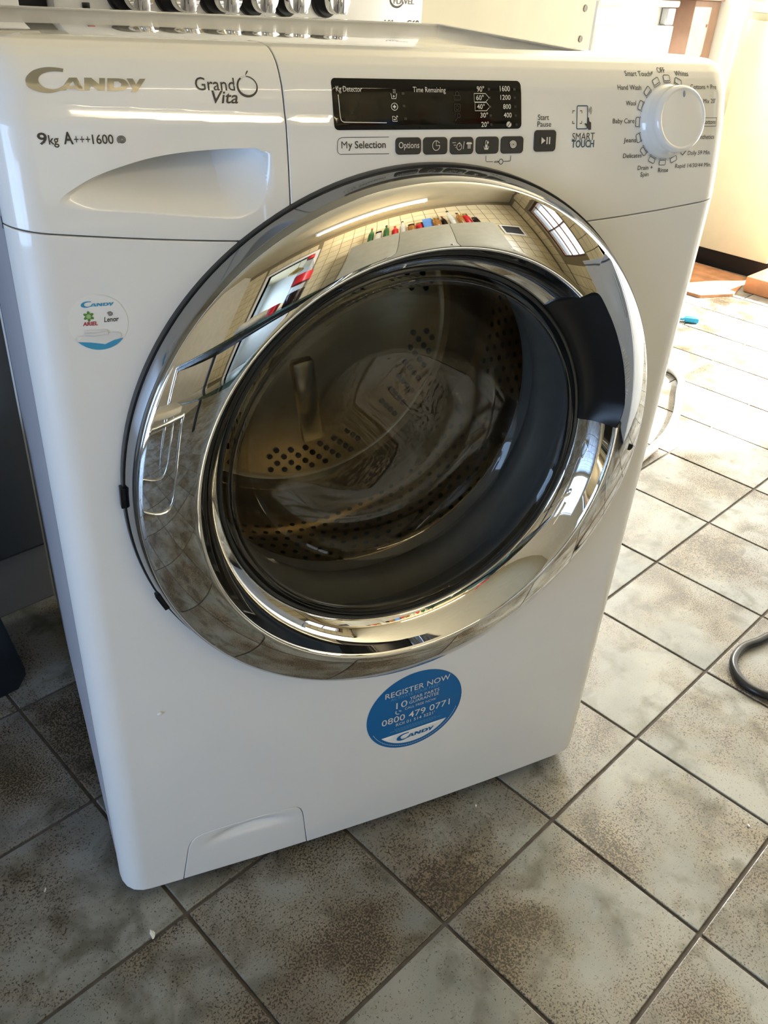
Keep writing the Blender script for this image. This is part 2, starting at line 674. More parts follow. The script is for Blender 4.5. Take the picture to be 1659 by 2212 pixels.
def ink_poly(name, polys, m, parent, P=front_pt, lift=.00025, spacing=.006):
    """flat print: list of (outer, [holes]) in metres (x, z) on the front"""
    allv, allf = [], []
    for outer, holes in polys:
        outer = np.asarray(outer, float)
        outer = densify(outer, spacing)
        verts = [Vector(p) for p in outer]
        edges = [(i, (i + 1) % len(outer)) for i in range(len(outer))]
        for h in holes:
            k = len(verts)
            verts += [Vector(p) for p in h]
            edges += [(k + i, k + (i + 1) % len(h)) for i in range(len(h))]
        lo, hi = outer.min(0), outer.max(0)
        if max(hi - lo) > spacing * 2:
            gx, gv = np.meshgrid(np.arange(lo[0], hi[0], spacing), np.arange(lo[1], hi[1], spacing))
            G = np.stack([gx.ravel(), gv.ravel()], 1)
            G = G[inside(outer, G)]
            if len(G):
                G = G[seg_dist(outer, G) > .0008]
            verts += [Vector(p) for p in G]
        V, E_, F_, *_ = delaunay_2d_cdt(verts, edges, [], 0, 1e-8)
        V = np.array([(p[0], p[1]) for p in V])
        F_ = np.array([f for f in F_ if len(f) == 3])
        cen = V[F_].mean(1)
        keep = inside(outer, cen)
        for h in holes:
            keep &= ~inside(np.asarray(h), cen)
        F_ = F_[keep]
        a, b, c = V[F_[:, 0]], V[F_[:, 1]], V[F_[:, 2]]
        cr = (b[:, 0] - a[:, 0]) * (c[:, 1] - a[:, 1]) - (b[:, 1] - a[:, 1]) * (c[:, 0] - a[:, 0])
        F_[cr < 0] = F_[cr < 0][:, ::-1]
        allf += [tuple(int(q) + len(allv) for q in f) for f in F_]
        allv += V.tolist()
    V = np.array(allv)
    vv = zv(V[:, 1]) if P is front_pt else V[:, 1]
    N = surf_normal(P, V[:, 0], vv)
    co = P(V[:, 0], vv) + N * lift
    me = bpy.data.meshes.new(name)
    me.from_pydata(co.tolist(), [], allf)
    me.update()
    return link_mesh(name, me, m, parent, True)


def stroke(pts, w, closed=False):
    """polyline -> list of quads-as-polygons"""
    P_ = [np.array(p, float) for p in pts]
    n = len(P_)
    L_, R_ = [], []
    for i in range(n):
        a = P_[(i - 1) % n] if (closed or i > 0) else P_[i]
        b = P_[(i + 1) % n] if (closed or i < n - 1) else P_[i]
        t = (b - a) / (np.linalg.norm(b - a) + 1e-12)
        nn = np.array([-t[1], t[0]])
        ww = w[i] if hasattr(w, '__len__') else w
        L_.append(P_[i] + nn * ww / 2)
        R_.append(P_[i] - nn * ww / 2)
    if closed:
        return [(np.array(L_), [np.array(R_)])] if abs(area2(L_)) > abs(area2(R_)) else [(np.array(R_), [np.array(L_)])]
    return [(np.array(L_ + R_[::-1]), [])]


def circle(cx, cz, r, n=32, rz=None, rot=0):
    rz = rz or r
    a = np.arange(n) * 2 * PI / n
    p = np.stack([r * np.cos(a), rz * np.sin(a)], 1)
    c, s = math.cos(rot), math.sin(rot)
    return np.stack([cx + p[:, 0] * c - p[:, 1] * s, cz + p[:, 0] * s + p[:, 1] * c], 1)


def rrect(x0, x1, z0, z1, r, n=5):
    out = []
    for cx, cz, a0 in ((x1 - r, z1 - r, 0), (x0 + r, z1 - r, 90), (x0 + r, z0 + r, 180), (x1 - r, z0 + r, 270)):
        for k in range(n + 1):
            a = rad(a0 + 90 * k / n)
            out.append((cx + r * math.cos(a), cz + r * math.sin(a)))
    return np.array(out)


# text -> triangles in the font's own units
_txt_cache = {}


def text_mesh(body, bold=0.0, shear=0.0):
    key = (body, bold, shear)
    if key in _txt_cache:
        return _txt_cache[key]
    cu = bpy.data.curves.new('t', 'FONT')
    cu.body = body
    cu.size = 1
    cu.offset = bold
    cu.shear = shear
    cu.resolution_u = 3
    o = bpy.data.objects.new('t', cu)
    COL.objects.link(o)
    dg = bpy.context.evaluated_depsgraph_get()
    dg.update()
    ev = o.evaluated_get(dg)
    me = ev.to_mesh()
    bm = bmesh.new()
    bm.from_mesh(me)
    bmesh.ops.triangulate(bm, faces=bm.faces)
    V = np.array([v.co[:2] for v in bm.verts])
    bm.verts.index_update()
    F_ = [tuple(v.index for v in f.verts) for f in bm.faces]
    bm.free()
    ev.to_mesh_clear()
    bpy.data.objects.remove(o)
    bpy.data.curves.remove(cu)
    _txt_cache[key] = (V, F_)
    return V, F_


CAP = text_mesh('H')[0][:, 1].max()


def letters(name, body, xl, xr, z, m, parent, cap=None, bold=0.0, shear=0.0, P=front_pt, rot=0.0, lift=.00028, pivot=None):
    """print text between xl and xr with its baseline at z (machine x, z), cap height optional"""
    V, F_ = text_mesh(body, bold, shear)
    V = V.copy()
    lo, hi = V.min(0), V.max(0)
    sx = (xr - xl) / (hi[0] - lo[0])
    sz = (cap / CAP) if cap else sx
    X = xl + (V[:, 0] - lo[0]) * sx
    Z = z + V[:, 1] * sz
    if rot:
        px, pz = pivot or ((xl + xr) / 2, z)
        c, s = math.cos(rot), math.sin(rot)
        X, Z = px + (X - px) * c - (Z - pz) * s, pz + (X - px) * s + (Z - pz) * c
    vv = zv(Z) if P is front_pt else Z
    N = surf_normal(P, X, vv)
    co = P(X, vv) + N * lift
    me = bpy.data.meshes.new(name)
    me.from_pydata(co.tolist(), [], F_)
    me.update()
    return link_mesh(name, me, m, parent, True)


# ================================================================== SETTING
T = .2014                                           # floor tile pitch
XL, XR, YB, YF, HC = -2.62, 3.30, -2.75, 1.42, 2.35
JX, JY = 1.60, -1.05                                # the kitchen's narrow end

# floor: grout bed + single tiles
bm = bmesh.new()
box(bm, XL - .1, XR + .02, JY, YF + .02, -.08, -.0025)
box(bm, XL - .1, JX + .02, YB, JY, -.08, -.0025)
box(bm, -3.1, -.4, -4.7, YB, -.08, -.0025)
floor = struct('floor', bm, grout_m)


def tile_bm():
    g = .0021
    return nbox(g, T - g, g, T - g, -.012, 0, bev=.0011, seg=2)


tmesh = bpy.data.meshes.new('tile')
b_ = tile_bm()
bmesh.ops.delete(b_, geom=[f for f in b_.faces if f.normal.z < -.9], context='FACES')
b_.to_mesh(tmesh)
b_.free()
tmesh.materials.append(tile_m)
for p in tmesh.polygons:
    p.use_smooth = False
tiles = []
for i in range(-13, 17):
    for j in range(-14, 8):
        x, y = i * T, j * T
        if x < XL - T or x + T > XR or y + T > YF:
            continue
        if x > JX and y < JY - T:
            continue
        d = math.hypot(x + T / 2 - .45, (y + T / 2 - .25))
        tiles.append((d, x, y))
tiles.sort()
for d, x, y in tiles[:300]:
    o = bpy.data.objects.new('tile', tmesh)
    COL.objects.link(o)
    o.parent = floor
    o.location = (x, y, random.uniform(-.0004, .0003))
    o.rotation_euler = (random.uniform(-.0012, .0012), random.uniform(-.0012, .0012), 0)
bm = bmesh.new()
for d, x, y in tiles[300:]:
    box(bm, x + .0021, x + T - .0021, y + .0021, y + T - .0021, -.012, 0)
o = obj('tile_field', bm, tile_m, floor, kind='stuff')

bm = bmesh.new()
box(bm, XL - .1, XR + .1, JY - .1, YF + .1, HC, HC + .1)
box(bm, XL - .1, JX + .12, YB - .1, JY - .1, HC, HC + .1)
box(bm, -3.1, -.4, -4.7, YB - .1, HC, HC + .1)
struct('ceiling', bm, ceil_m)
FX0, FX1, FZ0, FZ1 = 1.90, 3.20, .95, 2.08
bm = bmesh.new()
box(bm, XL - .1, FX0, YF, YF + .1, -.08, HC)
box(bm, FX1, XR + .1, YF, YF + .1, -.08, HC)
box(bm, FX0, FX1, YF, YF + .1, -.08, FZ0)
box(bm, FX0, FX1, YF, YF + .1, FZ1, HC)
struct('wall_front', bm, wall_m)
w = .04
bm = bmesh.new()
box(bm, FX0, FX0 + w, YF + .02, YF + .07, FZ0, FZ1)
box(bm, FX1 - w, FX1, YF + .02, YF + .07, FZ0, FZ1)
box(bm, FX0 + w, FX1 - w, YF + .02, YF + .07, FZ0, FZ0 + w)
box(bm, FX0 + w, FX1 - w, YF + .02, YF + .07, FZ1 - w, FZ1)
w4 = struct('window_4', bm, trim_white)  # added unseen window, framing the fill light for the right floor
xm = (FX0 + FX1) / 2
obj('glazing_bar', nbox(xm - .02, xm + .02, YF + .025, YF + .065, FZ0 + w, FZ1 - w), trim_white, w4)
obj('pane', nbox(FX0 + w, xm - .02, YF + .043, YF + .047, FZ0 + w, FZ1 - w), pane_glass_m, w4)
obj('pane', nbox(xm + .02, FX1 - w, YF + .043, YF + .047, FZ0 + w, FZ1 - w), pane_glass_m, w4)
LY0, LY1, LZ0, LZ1 = -.70, .90, .05, 1.05  # opening kept low so the blue fill reaches mainly the lower panel
bm = bmesh.new()
box(bm, XL - .1, XL, YB, LY0, -.08, HC)
box(bm, XL - .1, XL, LY1, YF, -.08, HC)
box(bm, XL - .1, XL, LY0, LY1, -.08, LZ0)
box(bm, XL - .1, XL, LY0, LY1, LZ1, HC)
struct('wall_left', bm, wall_m)
# right wall with the patio opening
PY0, PY1, PZ = -.845, .845, 2.05
bm = bmesh.new()
box(bm, XR, XR + .12, JY, PY0, -.08, HC)
box(bm, XR, XR + .12, PY1, YF + .1, -.08, HC)
box(bm, XR, XR + .12, PY0, PY1, PZ, HC)
struct('wall_right', bm, wall_m)
struct('wall_jog', nbox(JX, XR + .12, JY - .1, JY, -.08, HC), wall_m)
# kitchen window wall
WY0, WY1, WZ0, WZ1 = -2.35, -1.55, 1.02, 1.95
bm = bmesh.new()
box(bm, JX, JX + .12, YB, WY0, -.08, HC)
box(bm, JX, JX + .12, WY1, JY, -.08, HC)
box(bm, JX, JX + .12, WY0, WY1, -.08, WZ0)
box(bm, JX, JX + .12, WY0, WY1, WZ1, HC)
wall_window = struct('wall_window', bm, grout_cream)
# back wall with the doorway to the far room
DX0, DX1, DZ = -2.05, -1.22, 2.0
bm = bmesh.new()
box(bm, -3.1, DX0, YB - .1, YB, -.08, HC)
box(bm, DX1, JX + .12, YB - .1, YB, -.08, HC)
box(bm, DX0, DX1, YB - .1, YB, DZ, HC)
wall_back = struct('wall_back', bm, grout_cream)


def wall_tiles(parent, rects, axis):
    bm = bmesh.new()
    q, g, t = .15, .0038, .007
    for (a0, a1, z0, z1) in rects:
        na, nz = int((a1 - a0) / q), int((z1 - z0) / q + .01)
        for i in range(na):
            for k in range(nz):
                a, z = a0 + i * q, z0 + k * q
                if axis == 'back':
                    box(bm, a + g, a + q - g, YB, YB + t, z + g, z + q - g)
                else:
                    box(bm, JX - t, JX, a + g, a + q - g, z + g, z + q - g)
    return obj('wall_tiles', bm, tile_cream, parent, kind='stuff')


wall_tiles(wall_back, [(XL, DX0 - .06, 0, HC), (DX1 + .08, JX, 0, HC), (DX0 - .06, DX1 + .06, DZ + .08, HC)], 'back')
wall_tiles(wall_window, [(YB, WY0 - .05, 0, HC), (WY1 + .05, JY, 0, HC), (WY0 - .05, WY1 + .05, 0, WZ0 - .04), (WY0 - .05, WY1 + .05, WZ1 + .05, HC)], 'win')
# trims around the doorway
bm = bmesh.new()
box(bm, DX0 - .06, DX0, YB - .1, YB + .015, 0, DZ + .06)
box(bm, DX1, DX1 + .06, YB - .1, YB + .015, 0, DZ + .06)
box(bm, DX0, DX1, YB - .1, YB + .015, DZ, DZ + .06)
struct('trim_1', bm, trim_white)
# far room
struct('wall_far', nbox(-3.1, -.4, -4.7, -4.6, -.08, HC), room_white)
struct('wall_far_right', nbox(-.5, -.4, -4.6, YB - .1, -.08, HC), room_white)
bm = bmesh.new()
box(bm, -3.1, -3.0, -4.6, -4.3, -.08, HC)
box(bm, -3.1, -3.0, -3.1, YB - .1, -.08, HC)
box(bm, -3.1, -3.0, -4.3, -3.1, -.08, .75)
box(bm, -3.1, -3.0, -4.3, -3.1, 1.95, HC)
struct('wall_far_left', bm, room_white)


def window(n, axis_x, y0, y1, z0, z1, m, bars_v, bars_h):
    bm = bmesh.new()
    w = .036
    x0, x1 = axis_x
    box(bm, x0, x1, y0, y0 + w, z0, z1)
    box(bm, x0, x1, y1 - w, y1, z0, z1)
    box(bm, x0, x1, y0 + w, y1 - w, z0, z0 + w)
    box(bm, x0, x1, y0 + w, y1 - w, z1 - w, z1)
    f = struct('window_%d' % n, bm, m)
    for k in range(bars_v):
        yy = y0 + w + (y1 - y0 - 2 * w) * (k + 1) / (bars_v + 1)
        obj('glazing_bar', nbox(x0 + .01, x1 - .01, yy - .009, yy + .009, z0 + w, z1 - w), m, f)
    for k in range(bars_h):
        zz = z0 + w + (z1 - z0 - 2 * w) * (k + 1) / (bars_h + 1)
        obj('glazing_bar', nbox(x0 + .012, x1 - .012, y0 + w, y1 - w, zz - .009, zz + .009), m, f)
    xm = (x0 + x1) / 2
    obj('pane', nbox(xm - .002, xm + .002, y0 + w, y1 - w, z0 + w, z1 - w), pane_glass_m, f)
    return f


window(1, (JX + .04, JX + .09), WY0, WY1, WZ0, WZ1, wood_dark, 2, 1)
window(2, (-3.08, -3.03), -4.3, -3.1, .75, 1.95, trim_white, 1, 1)
window(3, (XL - .07, XL - .02), LY0, LY1, LZ0, LZ1, trim_white, 2, 0)
# patio frame and the ground outside
bm = bmesh.new()
box(bm, XR - .01, XR + .13, PY0, PY0 + .06, 0, PZ)
box(bm, XR - .01, XR + .13, PY1 - .06, PY1, 0, PZ)
box(bm, XR - .01, XR + .13, PY0 + .06, PY1 - .06, PZ - .06, PZ)
d1 = struct('door_1', bm, trim_white)
struct('ground_outside', nbox(XR + .1, 9, -6, 6, -.2, -.06), grass_m)

# ================================================================== WASHING MACHINE
wm = thing('washing_machine', 'white front-loading washing machine with chrome porthole door pulled out on the tiled floor', 'washing machine',
           (.0315, .141, 0), -.3655)

# --- cabinet (hollow sheet-metal shell)
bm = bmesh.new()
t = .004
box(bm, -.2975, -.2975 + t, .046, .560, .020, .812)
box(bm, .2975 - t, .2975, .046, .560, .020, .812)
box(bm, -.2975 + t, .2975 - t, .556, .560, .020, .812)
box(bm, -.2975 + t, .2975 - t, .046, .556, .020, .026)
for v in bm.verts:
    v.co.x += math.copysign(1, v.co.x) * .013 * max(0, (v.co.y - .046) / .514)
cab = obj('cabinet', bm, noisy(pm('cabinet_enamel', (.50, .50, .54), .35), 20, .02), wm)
for sx in (-1, 1):
    obj('cabinet_edge', nbox(sx * .3120 - .0012, sx * .3120 + .0012, .546, .562, .02, .812), white_panel, cab)
for sx in (-1, 1):
    for y in (.10, .50):
        bm = lathe(bmesh.new(), [(.022, 0), (.022, .008), (.010, .010), (.010, .0205)], (sx * .25, y, 0), seg=20)
        obj('foot', bm, rubber_black, wm, 40)

# --- worktop
wt = obj('worktop', nbox(-.2985, .2985, .066, .580, .794, .820, bev=.003), worktop_m, wm, 40)
bm = bmesh.new()
for sx in (-1, 1):
    box(bm, sx * .292 - .006, sx * .292 + .006, .080, .580, .8195, .8225, bev=.001)
box(bm, -.285, .285, .568, .580, .8195, .8225, bev=.001)
obj('worktop_edging', bm, worktop_m, wt, 40)

# --- lower front panel
DC = (0.0, .517)


def zseam(x):
    return .7120 + .0172 * (np.asarray(x) / .3) ** 2


XE = .2988
edge_cols = [HW - RC + RC * math.sin(rad(a)) for a in (6, 14, 22, 30, 38, 46, 54, 62, 69, 75, 80)]
edge_cols = [x for x in edge_cols if x < XE - .0006]
cols = np.r_[-np.array(edge_cols[::-1]), np.linspace(-.27, .27, 55), edge_cols]


def side_out(pts):
    return pts


# filter flap outline
flap = [(-.2332, .0155), (-.2285, .045), (-.2250, .066), (-.2218, .0745), (-.2165, .0805), (-.2090, .0835), (-.1950, .0848), (-.167, .0856),
        (-.1300, .0853), (-.1085, .0845), (-.1025, .0822), (-.0985, .0775), (-.0962, .071), (-.0948, .062), (-.0906, .0155)]
seamx = np.r_[-XE, -np.array(edge_cols[::-1]), np.linspace(-.265, .265, 60), edge_cols, XE]
gap = .00045
top_line = [(x, float(zseam(x)) - gap) for x in seamx[::-1]]
left_bottom = [(-XE, .030), (-.2975, .0215), (-.2935, .0165), (-.287, .015)]
outline = top_line + left_bottom + [(-.2340, .015)] + [(x - (gap if x < -.16 else -gap), z + gap) for x, z in flap[1:-1]] + [(-.0898, .015)] + \
    [(.262, .015), (.278, .0162), (.289, .0205), (.2965, .030), (XE, .042)]
outline = densify(outline, .010)
skip_hole = lambda c: np.hypot(c[:, 0] - DC[0], c[:, 1] - DC[1]) < .236
lower = patch('front_panel', outline, cols, np.arange(.02, .73, .010), white_panel, wm, skip=skip_hole)


# filter flap with a scooped finger grip
def flap_pt(x, v):
    p = front_pt(x, v)
    u = ((np.asarray(x) + .157) / .036)
    w = (np.asarray(v) - (.0735 - .0035 * u * u)) / .0062
    d = np.exp(-(np.abs(u) ** 3)) * np.exp(-(w * w))
    p[..., 1] += .0058 * d
    return p


fo = [(x, z) for x, z in flap]
gx, gv = np.meshgrid(np.linspace(-.21, -.105, 60), np.linspace(.056, .0845, 26))
fl_ = patch('filter_flap', densify(fo, .006), np.linspace(-.23, -.095, 18), np.linspace(.02, .08, 10), white_panel, wm, P=flap_pt,
            extra=np.stack([gx.ravel(), gv.ravel()], 1))
# dark backing behind the seams
for sgn in (-1, 1):
    bm = bmesh.new()
    for a, b in zip(seamx[:-1], seamx[1:]):
        if a * sgn < 0 or min(math.hypot(a, float(zseam(a)) - .517), math.hypot(b, float(zseam(b)) - .517)) < .232:
            continue
        ya, yb = float(yf(a)) + .0035, float(yf(b)) + .0035
        za, zb = float(zseam(a)), float(zseam(b))
        q_ = [bm.verts.new(p) for p in ((a, ya, za - .004), (b, yb, zb - .004), (b, yb, zb + .004), (a, ya, za + .004))]
        bm.faces.new(q_)
    bmesh.ops.remove_doubles(bm, verts=bm.verts, dist=1e-6)
    obj('seam_backing', bm, rubber_black if sgn < 0 else grey_plastic, wm)

# --- fascia: control panel and detergent drawer
cp = None
VT = .896


def xseam(v):
    v = np.asarray(v)
    return -.1098 - .0022 * np.clip((v - .76) / .08, 0, 2) ** 2


vrows = np.r_[np.arange(.705, .78, .0025), np.arange(.78, .81, .0010), np.arange(.81, .896, .003)]
vseam = np.arange(.7135, .8945, .004)
right = [(XE, .7305), (XE, .800), (.2984, .812), (.2966, .822), (.293, .832), (.288, .841), (.281, .850), (.273, .858), (.267, .868), (.265, VT)]
bot_r = [(x, float(zseam(x)) + gap) for x in seamx if x > -.107]
x0 = float(xseam(.7135)) + .0004
outline = [(x0, float(zseam(x0)) + gap)] + bot_r[:-1] + right + [(float(xseam(v)) + .0004, v) for v in vseam[::-1]][:-1]
outline = densify(outline, .008)
skip_hole2 = lambda c: np.hypot(c[:, 0] - DC[0], c[:, 1] - DC[1]) < .238
cp = patch('control_panel', outline, cols, vrows, white, wm, skip=skip_hole2)

# detergent drawer front with its hand scoop
UX = np.array([-.2640, -.2618, -.2561, -.2408, -.2228, -.2017, -.1803, -.1554, -.1400, -.1315, -.1280])
UZ = np.array([.7440, .7475, .7515, .7594, .7655, .7707, .7737, .7754, .7758, .7757, .7735])
BX = np.array([-.2640, -.2603, -.2436, -.2145, -.1843, -.1591, -.1478, -.1377, -.1310, -.1280])
BZ = np.array([.7436, .7425, .7400, .7377, .7346, .7322, .7316, .7345, .7395, .7440])
_u = spline([(a, b, 0) for a, b in zip(UX, UZ)], 8)
UX, UZ = np.array([p[0] for p in _u]), np.array([p[1] for p in _u])
_u = spline([(a, b, 0) for a, b in zip(BX, BZ)], 6)
BX, BZ = np.array([p[0] for p in _u]), np.array([p[1] for p in _u])


def sstep(t):
    t = np.clip(t, 0, 1)
    return t * t * (3 - 2 * t)


def drawer_pt(x, v):
    p = front_pt(x, v)
    x = np.asarray(x, float)
    v = np.asarray(v, float)
    zu = np.interp(x, UX, UZ)
    zb = np.interp(x, BX, BZ)
    h = np.maximum(zu - zb, 1e-5)
    tt = (v - zb) / h
    D = .044 * sstep((x + .264) / .085) ** .8 * np.clip((-.1258 - x) / .030, 0, 1) ** .55
    f = np.clip(tt, 0, 1) ** 1.3 * np.clip((zu - v) / .0028, 0, 1) ** .7
    ok = (x > -.264) & (x < -.1258) & (tt > 0) & (tt < 1)
    p[..., 1] += np.where(ok, D * f, 0)
    return p


left = [(-XE, float(zseam(XE)) + gap), (-XE, .800), (-.2984, .812), (-.2966, .822), (-.293, .832), (-.288, .841), (-.281, .850), (-.273, .858), (-.267, .868), (-.265, VT)]
x1 = float(xseam(.7135)) - .0004
outline = [(x1, float(zseam(x1)) + gap)] + [(float(xseam(v)) - .0004, v) for v in vseam][1:] + left[::-1] + \
    [(x, float(zseam(x)) + gap) for x in seamx if -XE < x < -.113]
outline = densify(outline, .008)
gx, gv = np.meshgrid(np.arange(-.266, -.1245, .0013), np.arange(.7305, .778, .0009))
ex = np.stack([gx.ravel(), gv.ravel()], 1)
xu = np.linspace(-.2625, -.1275, 150)
zu_ = np.interp(xu, UX, UZ)
hu = zu_ - np.interp(xu, BX, BZ)
rows_ = [np.stack([xu, zu_ - np.minimum(d, hu * .3)], 1) for d in (-.0004, .00005, .0005, .0012, .0020, .0027, .0034)]
near = np.abs(ex[:, 1] - np.interp(ex[:, 0], UX, UZ) + .0014) < .0026
ex = ex[~near]
dr = patch('detergent_drawer', outline, np.r_[-np.array(edge_cols[::-1]), np.arange(-.27, -.112, .006)], vrows, white, wm, P=drawer_pt,
           skip=skip_hole2, extra=ex, constraints=rows_,
           drop=lambda g: (g[:, 0] > -.2640) & (g[:, 0] < -.1262) & (np.abs(g[:, 1] - np.interp(g[:, 0], UX, UZ) + .0014) < .0026))
bm = bmesh.new()
for a, b in zip(vseam[:-1], vseam[1:]):
    pa, pb = front_pt([float(xseam(a))], [a])[0], front_pt([float(xseam(b))], [b])[0]
    q_ = [bm.verts.new((p[0] + dx, p[1] + .0035, p[2] - (.003 if p[2] > .82 else 0))) for p, dx in ((pa, -.003), (pa, .003), (pb, .003), (pb, -.003))]
    bm.faces.new(q_)
obj('drawer_shadow_gap', bm, rubber_black, wm)

# --- logo on the drawer
LOGO_C = [(552, 105), (470, 92), (390, 87), (300, 95), (200, 125), (125, 180), (95, 225), (90, 260), (100, 310), (150, 350), (230, 383), (340, 395), (430, 380),
          (480, 364), (540, 362), (556, 345), (672, 346), (690, 367), (745, 367), (752, 362), (690, 210), (600, 210), (520, 300), (470, 330), (420, 345),
          (360, 345), (290, 325), (250, 285), (236, 240), (260, 190), (320, 155), (400, 137), (480, 136), (540, 145)]
LOGO_C = [tuple(p[:2]) for p in spline([(a, b, 0) for a, b in LOGO_C[:13]], 4)] + LOGO_C[13:22] + [tuple(p[:2]) for p in spline([(a, b, 0) for a, b in LOGO_C[22:]], 4)]
LOGO_AH = [(570, 310), (640, 250), (660, 312)]
LOGO_N = [(757, 367), (778, 210), (862, 212), (945, 290), (958, 214), (1028, 216), (1000, 370), (920, 370), (835, 290), (818, 367)]
LOGO_D = [(1028, 372), (1055, 216), (1190, 220), (1260, 235), (1297, 285), (1285, 330), (1240, 362), (1160, 374)]
LOGO_D = LOGO_D[:2] + [tuple(p[:2]) for p in spline([(a, b, 0) for a, b in LOGO_D[2:]], 3)]
LOGO_DH = [(1106, 336), (1130, 256), (1180, 256), (1215, 285), (1200, 320), (1160, 336)]
LOGO_Y = [(1290, 220), (1365, 222), (1395, 292), (1450, 225), (1522, 225), (1420, 350), (1385, 390), (1312, 388), (1345, 350)]


def logo(name, m, parent, x0, x1, z0, z1, rot=0, lift=.0003):
    """wordmark between x0..x1, C spanning z0..z1"""
    sx = (x1 - x0) / (1522 - 90)
    sz = (z1 - z0) / (395 - 87)

    def mp(pl):
        q = []
        for a, b in pl:
            x, z = x0 + (a - 90) * sx, z0 + (395 - b + .02 * (a - 340)) * sz
            cx, cz = (x0 + x1) / 2, (z0 + z1) / 2
            c, s = math.cos(rot), math.sin(rot)
            q.append((cx + (x - cx) * c - (z - cz) * s, cz + (x - cx) * s + (z - cz) * c))
        return np.array(q)
    return ink_poly(name, [(mp(LOGO_C), [mp(LOGO_AH)]), (mp(LOGO_N), []), (mp(LOGO_D), [mp(LOGO_DH)]), (mp(LOGO_Y), [])], m, parent, lift=lift, spacing=.004)


part_label(logo('brand_emblem', logo_m, dr, -.2714, -.2000, .8073, .8207), 'bronze CANDY wordmark on the drawer')
letters('lettering', 'Grand', -.1690, -.1430, .8101, ink, dr, cap=.0070, bold=.004)
letters('lettering', 'Vita', -.1590, -.1418, .8028, ink, dr, cap=.0070, bold=.012, shear=.22)
ap = []
th = np.linspace(rad(125), rad(125 - 395), 40)
ring_pts = [(-.1346 + .0066 * math.cos(a), .8125 + .0056 * math.sin(a)) for a in th]
ring_w = [.0006 + .0009 * (.5 + .5 * math.cos((k / 39 - .62) * 2 * PI)) for k in range(40)]
ap += stroke(ring_pts, ring_w)
ap += [(np.array([(-.1349, .8185), (-.1338, .8195), (-.1328, .8206), (-.1326, .8213), (-.1332, .8213), (-.1339, .8206), (-.1345, .8196)]), [])]
part_label(ink_poly('emblem_apple', ap, ink, dr), 'dark apple-shaped outline emblem')
letters('lettering', '9', -.2702, -.2645, .7792, ink, dr, cap=.0064, bold=.018)
letters('lettering', 'kg', -.2638, -.2578, .7792, ink, dr, cap=.0052, bold=.012)
letters('lettering', 'A', -.2549, -.2492, .7794, ink, dr, cap=.0067, bold=.02)
letters('lettering', '+++', -.2487, -.2390, .7794, ink, dr, cap=.0050, bold=.0)
letters('lettering', '1600', -.2378, -.2248, .7794, ink, dr, cap=.0052, bold=.012)


def spiral(cx, cz, r0, r1, turns, n=60, a0=90):
    return [(cx + (r0 + (r1 - r0) * k / n) * math.cos(rad(a0) + 2 * PI * turns * k / n), cz + (r0 + (r1 - r0) * k / n) * .85 * math.sin(rad(a0) + 2 * PI * turns * k / n))
            for k in range(n + 1)]


ink_poly('spin_symbol', stroke(spiral(-.2198, .7817, .0004, .0029, 3.4), .00042), ink, dr)

# --- display
disp_out = rrect(-.0755, .0768, .7868, .8182, .0032)
disp_v = np.stack([disp_out[:, 0], zv(disp_out[:, 1])], 1)
disp = patch('display', densify(disp_v, .006), np.arange(-.08, .08, .006), np.arange(.785, .83, .003), black_gloss, cp, bevel=.0004, wall=.002, lift=.0006)
DL = .0011
letters('lettering', 'Kg Detector', -.0727, -.0535, .8102, ink_white, disp, cap=.0031, lift=DL)
letters('lettering', 'Time Remaining', -.0142, .0120, .8103, ink_white, disp, cap=.0031, lift=DL)
ink_poly('load_gauge_line', stroke([(-.0714, .8083), (-.0708, .7945), (-.0702, .7925), (-.0685, .7916), (-.036, .7912)], .0005), ink_white, disp, lift=DL)
for body, xa, xb, z in (('90°', .0380, .0442, .8110), ('60°', .0372, .0436, .8056), ('40°', .0378, .0443, .7999), ('30°', .0405, .0470, .7943), ('20°', .0412, .0476, .7883)):
    letters('lettering', body, xa, xb, z, ink_white, disp, cap=.0031, lift=DL, bold=.006)
for z, dx in ((.8072, 0), (.8015, .0006)):
    ink_poly('temperature_arrow', stroke([(.0355 + dx, z - .0028), (.0355 + dx, z + .0026), (.0452 + dx, z + .0026), (.0482 + dx, z - .0001), (.0452 + dx, z - .0028)], .0004, True), ink_white, disp, lift=DL)
for body, xa, xb, z in (('1600', .0578, .0664, .8114), ('1200', .0580, .0668, .8059), ('800', .0603, .0670, .7999), ('400', .0607, .0676, .7943)):
    letters('lettering', body, xa, xb, z, ink_white, disp, cap=.0031, lift=DL, bold=.006)
ink_poly('no_spin_symbol', [(circle(.0652, .7897, .0022, 20, .0019), [])] + [], ink_white, disp, lift=DL)
ink_poly('no_spin_slash', stroke([(.0632, .7874), (.0674, .7921)], .0005), black_gloss, disp, lift=DL + .0003)
for (x, z) in ((-.0222, .8093), (-.0220, .8016), (-.0211, .7937), (.0482, .8125), (.0484, .8071), (.0489, .8014), (.0494, .7956), (.0499, .7897),
               (.0703, .8126), (.0705, .8072), (.0709, .8014), (.0713, .7955), (.0719, .7896)):
    ink_poly('indicator_led', [(rrect(x - .0011, x + .0011, z - .0008, z + .0008, .0003, 2), [])], ink_faint, disp, lift=DL)
